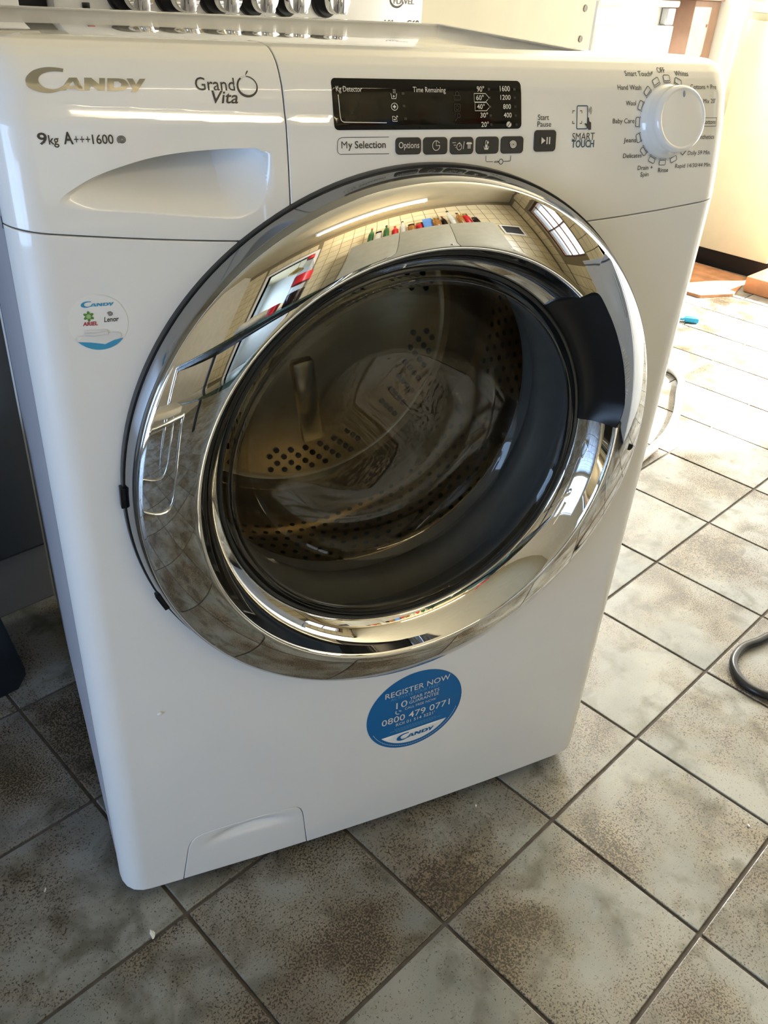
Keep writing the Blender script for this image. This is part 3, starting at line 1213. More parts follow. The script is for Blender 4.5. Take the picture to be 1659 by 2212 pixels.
# symbols in the display
b1 = stroke([(-.0316, .8093), (-.0311, .8062), (-.0279, .8062), (-.0272, .8093)], .0004) + stroke([(-.0303, .8076), (-.0287, .8076)], .0004) + stroke([(-.0295, .8068), (-.0295, .8084)], .0004)
b1 += [(circle(-.0297 + .0008 * (k % 3), .8098 + .0009 * (k // 3), .00026, 6), []) for k in range(9)]
ink_poly('prewash_symbol', b1, ink_white, disp, lift=DL)
ink_poly('hygiene_symbol', stroke(circle(-.0293, .8012, .0025, 24, .0022), .0004, True) + stroke([(-.0306, .8012), (-.0280, .8012)], .0008) + stroke([(-.0293, .8000), (-.0293, .8024)], .0008), ink_white, disp, lift=DL)
ink_poly('iron_symbol', stroke([(-.0312, .7921), (-.0276, .7921), (-.0281, .7938), (-.0300, .7952), (-.0312, .7952)], .0004, True) + stroke([(-.0305, .7932), (-.0288, .7932)], .0006)
         + stroke([(-.0283, .7951), (-.0277, .7945)], .0004) + stroke([(-.0279, .7957), (-.0270, .7948)], .0004), ink_white, disp, lift=DL)
ink_poly('lock_symbol', stroke(rrect(.0187, .0239, .8055, .8085, .0004, 2), .0004, True) + stroke([(.0199, .8085), (.0199, .8102), (.0213, .8110), (.0227, .8102), (.0227, .8085)], .0004), ink_faint, disp, lift=DL)
ink_poly('door_symbol', stroke(rrect(.0187, .0235, .7985, .8030, .0004, 2), .0004, True) + stroke(circle(.0211, .8006, .0013, 12), .0004, True), ink_faint, disp, lift=DL)
ink_poly('key_symbol_display', stroke(circle(.0222, .7955, .0013, 12), .0004, True) + stroke([(.0213, .7945), (.0190, .7920)], .0004), ink_faint, disp, lift=DL)

# --- buttons
ink_poly('selection_bracket', stroke([(-.0340, .7822), (-.0700, .7822), (-.0722, .7814), (-.0734, .7796), (-.0738, .7745), (-.0733, .7726), (-.0718, .7715), (-.0340, .7713)], .0004), ink, cp)
letters('lettering', 'M', -.0706, -.0662, .7752, ink, cp, cap=.0045)
letters('lettering', 'y Selection', -.0655, -.0366, .7752, ink, cp, cap=.0045, bold=.014)
BL = .0019


def button(x0, x1, z0, z1, r=.0028):
    p = rrect(x0, x1, z0, z1, r)
    pv = np.stack([p[:, 0], zv(p[:, 1])], 1)
    return patch('button', densify(pv, .004), np.arange(x0, x1, .003), np.arange(z0, z1, .002), button_m, cp, bevel=.0005, wall=.003, lift=.0010)


bt = button(-.0290, -.0085, .7706, .7818)
letters('lettering', 'Options', -.0271, -.0106, .7748, ink_white, bt, cap=.0040, bold=.006, lift=BL)
bt = button(-.0068, .0132, .7703, .7818)
a_ = [(.0032 + .0030 * math.cos(t_), .7762 + .0032 * math.sin(t_)) for t_ in np.linspace(rad(75), rad(360), 30)]
ink_poly('timer_symbol', stroke(a_, .00045) + stroke([(.0062, .7762), (.0032, .7762), (.0032, .7794)], .00045) + stroke([(.0037, .7795), (.0060, .7779)], .00045), ink_white, bt, lift=BL)
bt = button(.0153, .0352, .7700, .7817)
sy = stroke(circle(.0224, .7752, .0021, 20, .0022), .00045, True) + stroke([(.0220, .7778), (.0230, .7778)], .0005) + stroke([(.0224, .7752), (.0233, .7762)], .0004)
for k in range(3):
    sy += stroke([(.0166 + .0012 * k, .7779 - .0016 * k), (.0196, .7779 - .0016 * k)], .0004)
sy += stroke([(.0258, .7735), (.0266, .7786)], .0005)
sy += [(np.array([(.0283, .7772), (.0290, .7781), (.0325, .7781), (.0333, .7772), (.0326, .7766), (.0290, .7766)]), [])]
for k in range(3):
    sy += stroke([(.0294, .7760 - .0009 * k), (.0322, .7760 - .0009 * k)], .0005)
ink_poly('rapid_iron_symbol', sy, ink_white, bt, lift=BL)
bt = button(.0373, .0572, .7700, .7817)
sy = stroke([(.0448, .7757), (.0448, .7783), (.0452, .7790), (.0459, .7790), (.0463, .7783), (.0463, .7757)], .00042) + [(circle(.0456, .7752, .0011, 14), [])]
sy += stroke([(.0435, .7752), (.0441, .7730), (.0471, .7730), (.0477, .7752)], .00042) + [(np.array([(.0439, .7741), (.0473, .7741), (.0470, .7732), (.0442, .7732)]), [])]
sy += [(np.array([(.0470, .7789), (.0476, .7777), (.0474, .7770), (.0467, .7770), (.0464, .7777)]), [])]
ink_poly('temperature_symbol', sy, ink_white, bt, lift=BL)
bt = button(.0591, .0793, .7698, .7817)
ink_poly('spin_symbol', stroke(spiral(.0692, .7760, .0004, .0032, 3.2), .0005), ink_white, bt, lift=BL)
letters('lettering', 'Start', .0918, .1020, .7926, ink, cp, cap=.0036, bold=.004)
letters('lettering', 'Pause', .0914, .1042, .7880, ink, cp, cap=.0036, bold=.004)
bt = button(.0890, .1092, .7706, .7857)
ink_poly('play_pause_symbol', [(np.array([(.0948, .7758), (.0948, .7808), (.0986, .7783)]), [])] + stroke([(.1001, .7758), (.1001, .7808)], .0012) + stroke([(.1024, .7758), (.1024, .7808)], .0012), ink_white, bt, lift=BL)
ky = stroke([(.0466, .7686), (.0467, .7650), (.0472, .7645), (.0530, .7644)], .0004) + stroke([(.0686, .7685), (.0686, .7650), (.0681, .7645), (.0623, .7644)], .0004)
ky += stroke(circle(.0601, .7643, .0018, 16), .0005, True) + stroke([(.0584, .7646), (.0548, .7646), (.0538, .7641), (.0544, .7637), (.0552, .7641), (.0560, .7636), (.0568, .7641), (.0584, .7639)], .0004)
ink_poly('key_lock_bracket', ky, ink, cp)
# --- touch symbol
letters('lettering', 'SMART', .1248, .1467, .7781, ink, cp, cap=.0052, bold=-.006)
letters('lettering', 'TOUCH', .1247, .1467, .7730, ink_blue, cp, cap=.0050, bold=.022)
ph = stroke(rrect(.1285, .1386, .7862, .8021, .0009, 3), .0008, True)
ink_poly('phone_outline', ph, ink_blue, cp)
sc_ = []
for cx, sx in ((.1262, 1), (.1338, -1)):
    for cz, s2 in ((.8012 - .0025, -1), (.7912 - .0012, 1)):
        x = cx if sx > 0 else cx
        if sx > 0:
            sc_ += stroke([(.1262, cz), (.1243, cz), (.1243, cz + s2 * .0017)], .0006)
        else:
            sc_ += stroke([(.1312, cz), (.1331, cz), (.1331, cz + s2 * .0017)], .0006)
for k in range(3):
    rr_ = .0016 + .0012 * k
    sc_ += stroke([(.1385 + rr_ * math.cos(a), .7989 + rr_ * math.sin(a)) for a in np.linspace(-.75, .75, 9)], .0004)
ink_poly('scan_marks', sc_, ink, cp)
ink_poly('hand_symbol', [(np.array([(.1389, .7940), (.1394, .7943), (.1398, .7938), (.1402, .7915), (.1420, .7905), (.1424, .7855), (.1402, .7853), (.1385, .7873), (.1362, .7892),
                                    (.1358, .7898), (.1366, .7902), (.1380, .7895), (.1388, .7893), (.1386, .7930)]), [])], ink, cp, lift=.0005)

# --- programme dial
DXC, DZC = .2198, .7905
dt = [('OFF', .2122, .2204, .8249), ('Whites', .2300, .2445, .8229), ('Cottons + Pre', .2448, .2736, .8139), ("Mix 20'", .2592, .2728, .8037), ('Cottons', .2600, .2745, .7883),
      ('Synthetics', .2545, .2752, .7769), ('Daily 59 Min.', .2472, .2732, .7648), ('Rapid 14/30/44 Min.', .2350, .2762, .7550), ('Rinse', .2164, .2275, .7523),
      ('Drain +', .1940, .2102, .7547), ('Spin', .1978, .2065, .7496), ('Delicates', .1773, .1967, .7642), ('Jeans', .1764, .1892, .7758), ('Baby Care', .1636, .1856, .7898),
      ('Wool', .1764, .1867, .8023), ('Hand Wash', .1681, .1920, .8132), ('Smart Touch', .1776, .2042, .8224)]
for body, xa, xb, z in dt:
    letters('lettering', body, xa, xb, z, ink, cp, cap=.0033, bold=0 if 'M' in body else .004)
ink_poly('cottons_box', stroke(rrect(.2475, .2758, .7866, .7929, .0002, 2), .0004, True), ink, cp)
ink_poly('tick_mark', stroke([(.2405, .7662), (.2418, .7646), (.2452, .7682)], .0005), ink_mid, cp)
ink_poly('signal_mark', [(np.array([(.2046, .8232), (.2062, .8240), (.2070, .8258), (.2050, .8252)]), [])], ink_mid, cp)
for k in range(16):
    a = rad(90 - 22.5 * k)
    cx, cz = DXC + .0310 * math.cos(a), DZC + .0308 * math.sin(a)
    rr_ = rrect(-.0019, .0019, -.0033, .0033, .0010, 3)
    c, s = math.cos(a), math.sin(a)
    q_ = np.stack([cx + rr_[:, 0] * c - rr_[:, 1] * s, cz + rr_[:, 0] * s + rr_[:, 1] * c], 1)
    mk = ink_poly('programme_mark', [(q_, [])], st_white, cp, lift=.0003)
    ink_poly('mark_outline', stroke(q_, .00045, True), ink, mk, lift=.0006)
    rr2 = rrect(-.0025, .0025, -.0037, .0037, .0012, 3) + np.array([-.0007, -.0])
    q2 = np.stack([cx + rr2[:, 0] * c - rr2[:, 1] * s, cz + rr2[:, 0] * s + rr2[:, 1] * c], 1)
    half = q2[[i for i in range(len(q2)) if rr2[i, 0] < .0002]]
    if len(half) > 2:
        ink_poly('mark_shade', stroke(half, .0005), ink_mid, mk, lift=.0005)

base_p = front_pt([DXC], [float(zv(DZC))])[0]
TILT = rad(16)
dial = obj('programme_dial', lathe(bmesh.new(), [(.0, .004), (.0268, .004), (.0268, -.001), (.0262, -.0030), (.0250, -.0042), (.0243, -.0060), (.0241, -.0105), (.0238, -.0125),
                                                (.0240, -.0132), (.0238, -.0150), (.0230, -.0168), (.0215, -.0178), (.0205, -.0176), (.0200, -.0172), (.012, -.0178), (.0, -.0180)],
                                    (0, 0, 0), 'Y', 96, False), pm('dial_white', (.82, .82, .81), .08, coat=.6), cp, 35)
dial.location = base_p
dial.rotation_euler = (-TILT, 0, 0)
dial.scale = (1.05, 1.08, 1.05)
bm = lathe(bmesh.new(), [(.0, -.0186), (.0009, -.0183), (.0011, -.0174)], (0, 0, 0), 'Y', 16, False)
for v in bm.verts:
    v.co.z = v.co.z * 2.2 + .0172
    v.co.x *= .9
obj('pointer', bm, grey_plastic, dial, 180)

# --- stickers on the lower panel
sw = patch('round_sticker', circle(-.2490, .6650, .0200, 48), np.arange(-.27, -.22, .005), np.arange(.64, .69, .005), st_white, lower, bevel=0, wall=0, lift=.00025)
part_label(sw, 'round white sticker with detergent logos and a towel picture')
SL = .0005
logo('brand_emblem', st_cyan, sw, -.2590, -.2370, .6762, .6806, lift=SL)
letters('lettering', 'ARIEL', -.2594, -.2494, .6634, st_red, sw, cap=.0026, bold=.03, shear=.15, lift=SL)
letters('lettering', 'Lenor', -.2450, -.2350, .6652, ink, sw, cap=.0035, bold=.014, shear=.2, lift=SL)
fl5 = []
for k in range(6):
    a = rad(90 + 60 * k)
    cx, cz = -.2548 + .0021 * math.cos(a), .6700 + .0021 * math.sin(a)
    fl5.append((circle(cx, cz, .0017, 14, .0010, a), []))
ink_poly('flower_emblem', fl5, st_green, sw, lift=SL)
ink_poly('flower_heart', [(circle(-.2548, .6700, .0016, 16), [])], st_lime, sw, lift=SL + .0002)
ink_poly('swirl_emblem', stroke(spiral(-.2405, .6708, .0003, .0020, 2.2, 30), .0004), ink, sw, lift=SL)
arc = [(-.2490 + .01985 * math.cos(a), .6650 + .01985 * math.sin(a)) for a in np.linspace(rad(216), rad(322), 24)]
ink_poly('towel_picture_base', [(np.array(arc + [(-.2400, .6516), (-.2462, .6490), (-.2480, .6496), (-.2560, .6512)]), [])], st_cyan, sw, lift=SL)
ink_poly('towel_picture', [(np.array([(-.2640, .6522), (-.2660, .6540), (-.2650, .6556), (-.2590, .6566), (-.2480, .6560), (-.2400, .6574), (-.2360, .6572), (-.2345, .6552), (-.2352, .6530),
                                      (-.2400, .6516), (-.2462, .6492), (-.2560, .6512)]), [])], st_towel, sw, lift=SL + .0002)
ink_poly('towel_picture_fold', [(np.array([(-.2590, .6564), (-.2592, .6590), (-.2585, .6600), (-.2450, .6600), (-.2428, .6584), (-.2440, .6564), (-.2500, .6556)]), [])], st_towel, sw, lift=SL + .0004)
ink_poly('towel_picture_line', stroke([(-.2590, .6565), (-.2520, .6558), (-.2430, .6563)], .0004) + stroke([(-.2588, .6584), (-.2510, .6580), (-.2436, .6588)], .0004), st_grey, sw, lift=SL + .0006)

BC = (.0357, .1885)
BR = .0590
RT = rad(3.2)
sb_ = patch('guarantee_sticker', circle(BC[0], BC[1], BR, 72, .0578), np.arange(-.03, .10, .008), np.arange(.12, .25, .008), st_blue, lower, bevel=0, wall=0, lift=.00025)
part_label(sb_, 'round blue sticker reading REGISTER NOW with a phone number')
for body, xa, xb, z, cap, mm, bold in (
        ('REGISTER NOW', -.0030, .0762, .2196, .0077, ink_white, .004), ('ACTIVATE YOUR FREE*', .0040, .0645, .2138, .0042, st_blue_lite, -.004),
        ('10', .0115, .0250, .1990, .0095, ink_white, -.004), ('YEAR PARTS', .0275, .0640, .2065, .0045, ink_white, 0), ('GUARANTEE', .0272, .0640, .2006, .0045, ink_white, 0),
        ('CALL FREE NOW', .0225, .0612, .1934, .0036, ink_white, -.004), ('0800 479 0771', -.0046, .0802, .1782, .0092, ink_white, .002),
        ("ROI 01 514 3221'", .0132, .0618, .1711, .0044, ink_white, 0)):
    letters('lettering', body, xa, xb, z, mm, sb_, cap=cap, bold=bold, lift=SL, rot=RT, pivot=(.0357, z))
for xa, xb, z in ((.012, .064, .1662), (.006, .070, .1640), (.014, .060, .1618)):
    ink_poly('small_print', sum([stroke([(a, z + (a - .0357) * .056), (min(a + .0028, xb), z + (min(a + .0028, xb) - .0357) * .056)], .0007) for a in np.arange(xa, xb, .0035)], []), st_blue_lite, sb_, lift=SL)
def bpt(r, deg): return (BC[0] + r * math.cos(rad(deg)) + 0, BC[1] + r * .98 * math.sin(rad(deg)))
arcp = [bpt(.0515, a) for a in np.linspace(220, 325.4, 40)]
ink_poly('white_segment', [(np.array(arcp), [])], st_white, sb_, lift=SL)
logo('brand_emblem', st_blue, sb_, .0155, .0630, .1452, .1556, rot=RT, lift=SL + .0003)
ink_poly('edge_print', sum([stroke([bpt(.0552, a), bpt(.0552, a + 1.2), bpt(.0552, a + 2.2)], .0006) for a in np.arange(205, 345, 3.0)], []), ink_white, sb_, lift=SL)
ink_poly('handset_symbol', stroke([(.0118, .1945), (.0112, .1918), (.0128, .1896), (.0160, .1889)], .0011) + stroke([(.0150, .1935), (.0165, .1930), (.0172, .1915)], .0005) + stroke([(.0148, .1946), (.0172, .1940), (.0184, .1918)], .0005), ink_white, sb_, lift=SL)
# white crumb stuck on the panel
bm = bmesh.new()
bmesh.ops.create_icosphere(bm, subdivisions=2, radius=1)
for v in bm.verts:
    v.co = Vector((v.co.x * .0026 - .2388, v.co.y * .0018 + float(yf(-.2388)) - .001, v.co.z * .0020 + .2785)) * 1.0
obj('paint_drip', bm, white_panel, lower, 180)

# --- porthole door
door = bpy.data.objects.new('door', None)
COL.objects.link(door)
door.parent = wm
door.location = (DC[0], 0, DC[1])
SEG = 256
TH0, TH1 = rad(5.6), rad(49.8)
# cone profile, convex: steep outside, flatter inside
rs = np.linspace(.2388, .1985, 18)
al = np.interp(rs, [.1985, .2435], [rad(12), rad(31)])
ys = [-.0227]
for k in range(1, len(rs)):
    ys.append(ys[-1] - math.tan((al[k] + al[k - 1]) / 2) * (rs[k - 1] - rs[k]))
cone = list(zip(rs, ys))
YR = ys[-1]
outer_wall = [(.2372, -.0190), (.2402, -.0202), (.2398, -.0217)]
side_wall = [(.2380, .004), (.2466, .004), (.2470, .0020), (.2469, -.0020), (.2455, -.0080), (.2435, -.0150), (.2418, -.0190), (.2403, -.0206), (.2390, -.0200)]
lip = [(.1972, YR - .0001), (.1960, YR + .0004), (.1952, YR + .0013), (.1944, YR + .0032)]
dish = [(.1918, YR + .0105), (.1885, YR + .0175), (.1845, YR + .0235), (.1800, YR + .0280), (.1765, YR + .0300), (.1750, YR + .0312), (.1745, YR + .0340)]
prof = outer_wall + cone + lip + dish


def rb(th):
    d = math.degrees(th)
    return float(np.interp(d, [5.6, 6.8, 8.6, 11.5, 20, 30, 40, 45.0, 46.6, 48.0, 49.8], [.1955, .1985, .2012, .2042, .2050, .2060, .2080, .2096, .2086, .2050, .1965]))


ring_r = np.array([p[0] for p in prof])
ring_y = np.array([p[1] for p in prof])


def ycone(r):
    return float(np.interp(r, rs[::-1], np.array(ys)[::-1]))


bm = bmesh.new()


def ring_col(th, pr):
    return [bm.verts.new((r * math.cos(th), y, r * math.sin(th))) for r, y in pr]


angs = list(np.linspace(TH1, TH0 + 2 * PI, 210))
cols_ = [ring_col(a, prof) for a in angs]
for A, B in zip(cols_[:-1], cols_[1:]):
    for k in range(len(prof) - 1):
        bm.faces.new((A[k], A[k + 1], B[k + 1], B[k]))
angs2 = list(np.linspace(TH0, TH1, 50))
tc_ = []
for a in angs2:
    rr_ = rb(a)
    pr = list(outer_wall)
    for r in np.linspace(.2388, rr_, 14):
        pr.append((r, ycone(r) if r > rs[-1] else YR))
    tc_.append(ring_col(a, pr))
for A, B in zip(tc_[:-1], tc_[1:]):
    for k in range(len(A) - 1):
        bm.faces.new((A[k], A[k + 1], B[k + 1], B[k]))
bmesh.ops.remove_doubles(bm, verts=bm.verts, dist=1e-5)
obj('chrome_ring', bm, chrome, door, 50)
obj('ring_side', lathe(bmesh.new(), side_wall, (0, 0, 0), 'Y', 192, False), dark_chrome, door, 40)
# handle pocket
bm = bmesh.new()
hp = []
for a in angs2:
    r0 = rb(a)
    y0 = ycone(r0) if r0 > rs[-1] else YR
    col = []
    for s in np.linspace(0, 1, 16):
        r = r0 + (.1738 - r0) * s
        y = (y0 + .0006) * (1 - s) + (-.0050) * s
        y += .0045 * math.sin(PI * min(1, s * 1.15)) * (1 if s < .87 else .0)
        col.append(bm.verts.new((r * math.cos(a), y, r * math.sin(a))))
    hp.append(col)
for A, B in zip(hp[:-1], hp[1:]):
    for k in range(15):
        bm.faces.new((A[k], A[k + 1], B[k + 1], B[k]))
for a, col in ((TH0, hp[0]), (TH1, hp[-1])):
    tops = [(p[0], p[1]) for p in prof if p[0] <= rb(a) + 1e-4 and p[1] < -.003 and p in (cone[-2:] + lip + dish)]
    top_v = [bm.verts.new((r * math.cos(a), y, r * math.sin(a))) for r, y in tops]
    try:
        bm.faces.new(top_v + col[::-1])
    except Exception:
        pass
hd = obj('handle', bm, black_satin, door, 40)
part_label(hd, 'black recessed grip on the right of the door')
bm = bmesh.new()
for k in range(22):
    a = rad(13 + k * .85)
    r = rb(a) + .0012
    for dr_ in (0,):
        p0 = Vector((r * math.cos(a), ycone(r) - .0002, r * math.sin(a)))
        p1 = Vector(((r + .0055 * math.sin(PI * (k + .5) / 22)) * math.cos(a), ycone(r + .0055) - .0002, (r + .0055 * math.sin(PI * (k + .5) / 22)) * math.sin(a)))
        tube(bm, [p0, p1], .0006, 6)
obj('grip_ribs', bm, grey_plastic, hd, 60)
# black base ring and hinge blocks
bm = lathe(bmesh.new(), [(.2360, .014), (.2478, .014), (.2484, .010), (.2484, .0), (.2478, -.0022), (.2466, -.0022), (.2466, .004), (.2360, .004)], (0, 0, 0), 'Y', 160, False)
obj('base_ring', bm, rubber_black, door, 40)
for a in (178, 204):
    bm = nbox(-.002, .0025, -.0048, .003, -.009, .009, bev=.0008)
    bmesh.ops.rotate(bm, verts=bm.verts, cent=(0, 0, 0), matrix=Matrix.Rotation(-rad(a), 3, 'Y'))
    for v in bm.verts:
        v.co += Vector((.2478 * math.cos(rad(a)), 0, .2478 * math.sin(rad(a))))
    obj('hinge', bm, black_satin, door, 40)
# small round plug on the ring
a, r = rad(-2.5), .2245
bm = lathe(bmesh.new(), [(.0035, -.0002), (.0033, -.0012), (.0, -.0014)], (r * math.cos(a), ycone(r), r * math.sin(a)), 'Y', 16, False)
obj('plug', bm, black_satin, door, 60)
# inner black collar between chrome dish and glass
bm = lathe(bmesh.new(), [(.1748, -.0040), (.1742, -.0064), (.1728, -.0072), (.1710, -.0066), (.1700, -.0040), (.1694, .004), (.178, .010), (.178, -.003)], (0, 0, 0), 'Y', 160, False)
obj('collar', bm, rubber_black, door, 40)
# glass bowl, two skins
gp = [(.1690, -.0040), (.1678, -.0085), (.1655, -.0108), (.1625, -.0106), (.1600, -.0085), (.1575, -.0030), (.1545, .0080), (.1510, .0220), (.1470, .0370), (.1420, .0480), (.1340, .0555),
      (.1220, .0605), (.1000, .0650), (.0700, .0680), (.0350, .0695), (.0, .0700)]
gl = obj('glass', lathe(bmesh.new(), gp, (0, 0, 0), 'Y', 128, False), door_glass_m, door, 180)
gp2 = [(r + (.0050 if k > 3 and r > .11 else .0), y + (.0050 if k > 3 else .0045)) for k, (r, y) in enumerate(gp)]
obj('glass_back', lathe(bmesh.new(), gp2, (0, 0, 0), 'Y', 128, False), glass_inner_m, door, 180)

# --- gasket and drum
bm = lathe(bmesh.new(), [(.236, .016), (.200, .012), (.182, .012), (.180, .024), (.192, .034), (.192, .042), (.172, .050), (.168, .064), (.176, .076), (.182, .086), (.176, .096)], (0, 0, 0), 'Y', 128, False)
gk = obj('gasket', bm, rubber, wm, 60)
gk.location = (DC[0], 0, DC[1])
bm = lathe(bmesh.new(), [(.176, .094), (.178, .100), (.190, .104), (.236, .106), (.243, .112), (.245, .120), (.245, .290), (.240, .297), (.205, .300), (.200, .296), (.197, .288), (.191, .288), (.187, .296), (.180, .299), (.07, .302), (.05, .304), (.0, .304)], (0, 0, 0), 'Y', 128, False)
drum = obj('drum', bm, steel, wm, 40)
drum.location = (DC[0], 0, DC[1])
bm = bmesh.new()
nrow = 11
for row in range(nrow):
    y = .128 + row * .0148
    for k in range(96):
        a = 2 * PI * (k + .5 * (row % 2)) / 96
        if (math.degrees(a) + 30) % 120 < 16:
            continue
        c = Vector((.2446 * math.cos(a), y, .2446 * math.sin(a)))
        t1 = Vector((-math.sin(a), 0, math.cos(a)))
        t2 = Vector((0, 1, 0))
        vs = [bm.verts.new(c + t1 * (.0034 * math.cos(2 * PI * q / 8)) + t2 * (.0034 * math.sin(2 * PI * q / 8))) for q in range(8)]
        bm.faces.new(vs)
obj('perforations', bm, hole_m, drum, kind='stuff')
bm = bmesh.new()
for ringi, (r, n) in enumerate(((.175, 60), (.166, 56), (.157, 52), (.148, 48))):
    for k in range(n):
        a = 2 * PI * (k + .5 * (ringi % 2)) / n
        if (math.degrees(a) % 60) < 14:
            continue
        yb = .2975
        vs = [bm.verts.new((r * math.cos(a) + .0036 * math.cos(2 * PI * q / 8), yb, r * math.sin(a) + .0036 * math.sin(2 * PI * q / 8))) for q in range(8)]
        bm.faces.new(vs)
obj('back_perforations', bm, hole_m, drum, kind='stuff')
for k in range(3):
    a = rad(-22 + 120 * k)
    bm = bmesh.new()
    secs = []
    for y in np.linspace(.122, .288, 14):
        u = (y - .122) / .166
        h = .048 * (math.sin(PI * min(max(u, .02), .98)) ** .35)
        w = .030
        pts = [(-w, 0), (-w * .55, h * .55), (-w * .22, h * .93), (0, h), (w * .22, h * .93), (w * .55, h * .55), (w, 0)]
        ring = []
        for p, q in pts:
            rr_ = .2435 - q
            aa = a + p / .2435
            ring.append(bm.verts.new((rr_ * math.cos(aa), y, rr_ * math.sin(aa))))
        secs.append(ring)
    for A, B in zip(secs[:-1], secs[1:]):
        for q in range(6):
            bm.faces.new((A[q], A[q + 1], B[q + 1], B[q]))
    obj('lifter', bm, steel, drum, 60)
# raised star on the drum's back
for k in range(3):
    a = rad(38 + 120 * k)
    bm = nbox(.03, .140, -.006, .004, -.014, .014, bev=.005)
    bmesh.ops.rotate(bm, verts=bm.verts, cent=(0, 0, 0), matrix=Matrix.Rotation(-a, 3, 'Y'))
    for v in bm.verts:
        v.co.y += .301
    obj('spoke', bm, steel, drum, 40)

# ================================================================== THINGS AROUND
# --- cooker
ck = thing('cooker', 'white freestanding cooker with a row of chrome knobs behind the washing machine', 'cooker', (.398, .80, 0))
x0, x1 = -.319, .319
obj('body', nbox(x0, x1, .01, .60, .09, .80, bev=.003), cooker_white, ck, 40)
obj('plinth', nbox(x0 + .01, x1 - .01, .03, .58, 0, .0895), cooker_white, ck)
pn = obj('control_fascia', nbox(x0, x1, 0, .60, .801, .915, bev=.004), cooker_white, ck, 40)
obj('oven_door', nbox(x0 + .005, x1 - .005, -.012, .009, .28, .785, bev=.004), cooker_white, ck, 40)
obj('oven_glass', nbox(x0 + .07, x1 - .07, -.014, -.0122, .38, .68), black_gloss, ck)
bm = bmesh.new()
tube(bm, [(x0 + .05, -.045, .74), (x1 - .05, -.045, .74)], .009, 12)
for x in (x0 + .08, x1 - .08):
    tube(bm, [(x, -.045, .74), (x, -.0125, .74)], .006, 8)
obj('oven_handle', bm, chrome, ck, 40)
obj('hob', nbox(x0, x1, .0, .60, .9155, .925, bev=.003), black_gloss, ck, 40)
for xc in (.176, .243, .310, .371, .429, .505):
    xk = xc - .398
    zk = .838
    kb = obj('knob', lathe(bmesh.new(), [(.0, -.0005), (.026, -.0005), (.026, -.006), (.023, -.009), (.0, -.009)], (xk - .004, 0, zk), 'Y', 32, False), black_satin, ck, 40)
    bm = lathe(bmesh.new(), [(.0205, -.0092), (.0205, -.026), (.0195, -.029), (.0, -.029)], (xk + .003, 0, zk), 'Y', 32, False)
    cpk = obj('knob_cap', bm, chrome, kb, 40)
    obj('knob_bar', nbox(xk - .003, xk + .009, -.040, -.0292, zk - .0195, zk + .0195, bev=.003), chrome, kb, 40)
for k, (zz, mm) in enumerate(((.8320, st_red), (.8215, black_satin))):
    obj('switch', nbox(.1142 - .398, .1238 - .398, -.003, 0, zz - .0032, zz + .0032, bev=.001), mm, ck, 40)


def plane_pt(x, v):
    x = np.asarray(x, float)
    return np.stack([x, 0 * x - .0002, np.asarray(v, float)], -1)


letters('lettering', 'FLAVEL', .6475 - .398, .6945 - .398, .8325, ink_mid, pn, cap=.0075, bold=.01, P=plane_pt)
ink_poly('brand_emblem', stroke([(.655 - .398 + .0155 * math.cos(a), .8395 + .0115 * math.sin(a)) for a in np.linspace(rad(150), rad(340), 20)], [.0008 + .0022 * math.sin(PI * k / 19) for k in range(20)]), ink, pn, P=plane_pt, lift=.0005)
letters('lettering', 'Milano G60', .6270 - .398, .7085 - .398, .8005, ink, pn, cap=.0095, bold=.012, shear=.2, P=plane_pt)

# --- base unit left of the cooker
bu = thing('base_cabinet', 'slate-fronted base cabinet left of the cooker behind the washing machine', 'cabinet', (-.45, .80, 0))
obj('carcass', nbox(-.45, .487, .012, .60, .10, .86, bev=.002), cupboard_white, bu)
obj('plinth', nbox(-.45, .487, .004, .58, 0, .0995), noisy(pm('plinth_grey', (.21, .22, .24), .45), 20, .04), bu)
for xa, xb in ((-.448, -.002), (.002, .485)):
    obj('cabinet_door', nbox(xa, xb, -.006, .0115, .108, .80, bev=.003), pm('cabinet_door_slate%d' % int(xa * 1000 + 500), (.075, .085, .10), .4), bu, 40)
    d_ = obj('drawer_front', nbox(xa, xb, -.006, .0115, .806, .856, bev=.003), cupboard_white, bu, 40)
obj('counter', nbox(-.45, .487, -.02, .60, .861, .90, bev=.004), cupboard_grey, bu, 40)
tag(obj('gap_shade_post', nbox(.0395, .0775, .815, 1.40, 0, .86), black_satin), 'black post standing in for the shade in the gap between cooker and base cabinet', 'post')  # black block painting the shade between cooker and cabinet

# --- black box on the floor left
bb = thing('black_bin', 'black tapered plastic bin standing left of the washing machine', 'bin', (-.335, .71, 0))
bm = bmesh.new()
prof_ = []
for z, ex_ in ((0.0, 0.002), (.012, 0.003), (.34, -.045)):
    w, d = .168 + ex_, .068 + ex_ * .5
    c = .020
    prof_.append([bm.verts.new(p) for p in ((-w, -d, z), (w - c, -d, z), (w, -d + c, z), (w, d, z), (-w, d, z))])
for A, B in zip(prof_[:-1], prof_[1:]):
    for k in range(5):
        bm.faces.new((A[k], A[(k + 1) % 5], B[(k + 1) % 5], B[k]))
bm.faces.new(prof_[0])
bm.faces.new(prof_[-1])
obj('bin_body', bm, black_box_m, bb)
obj('bin_lid', nbox(-.130, .130, -.052, .052, .3405, .352, bev=.004), black_box_m, bb, 40)

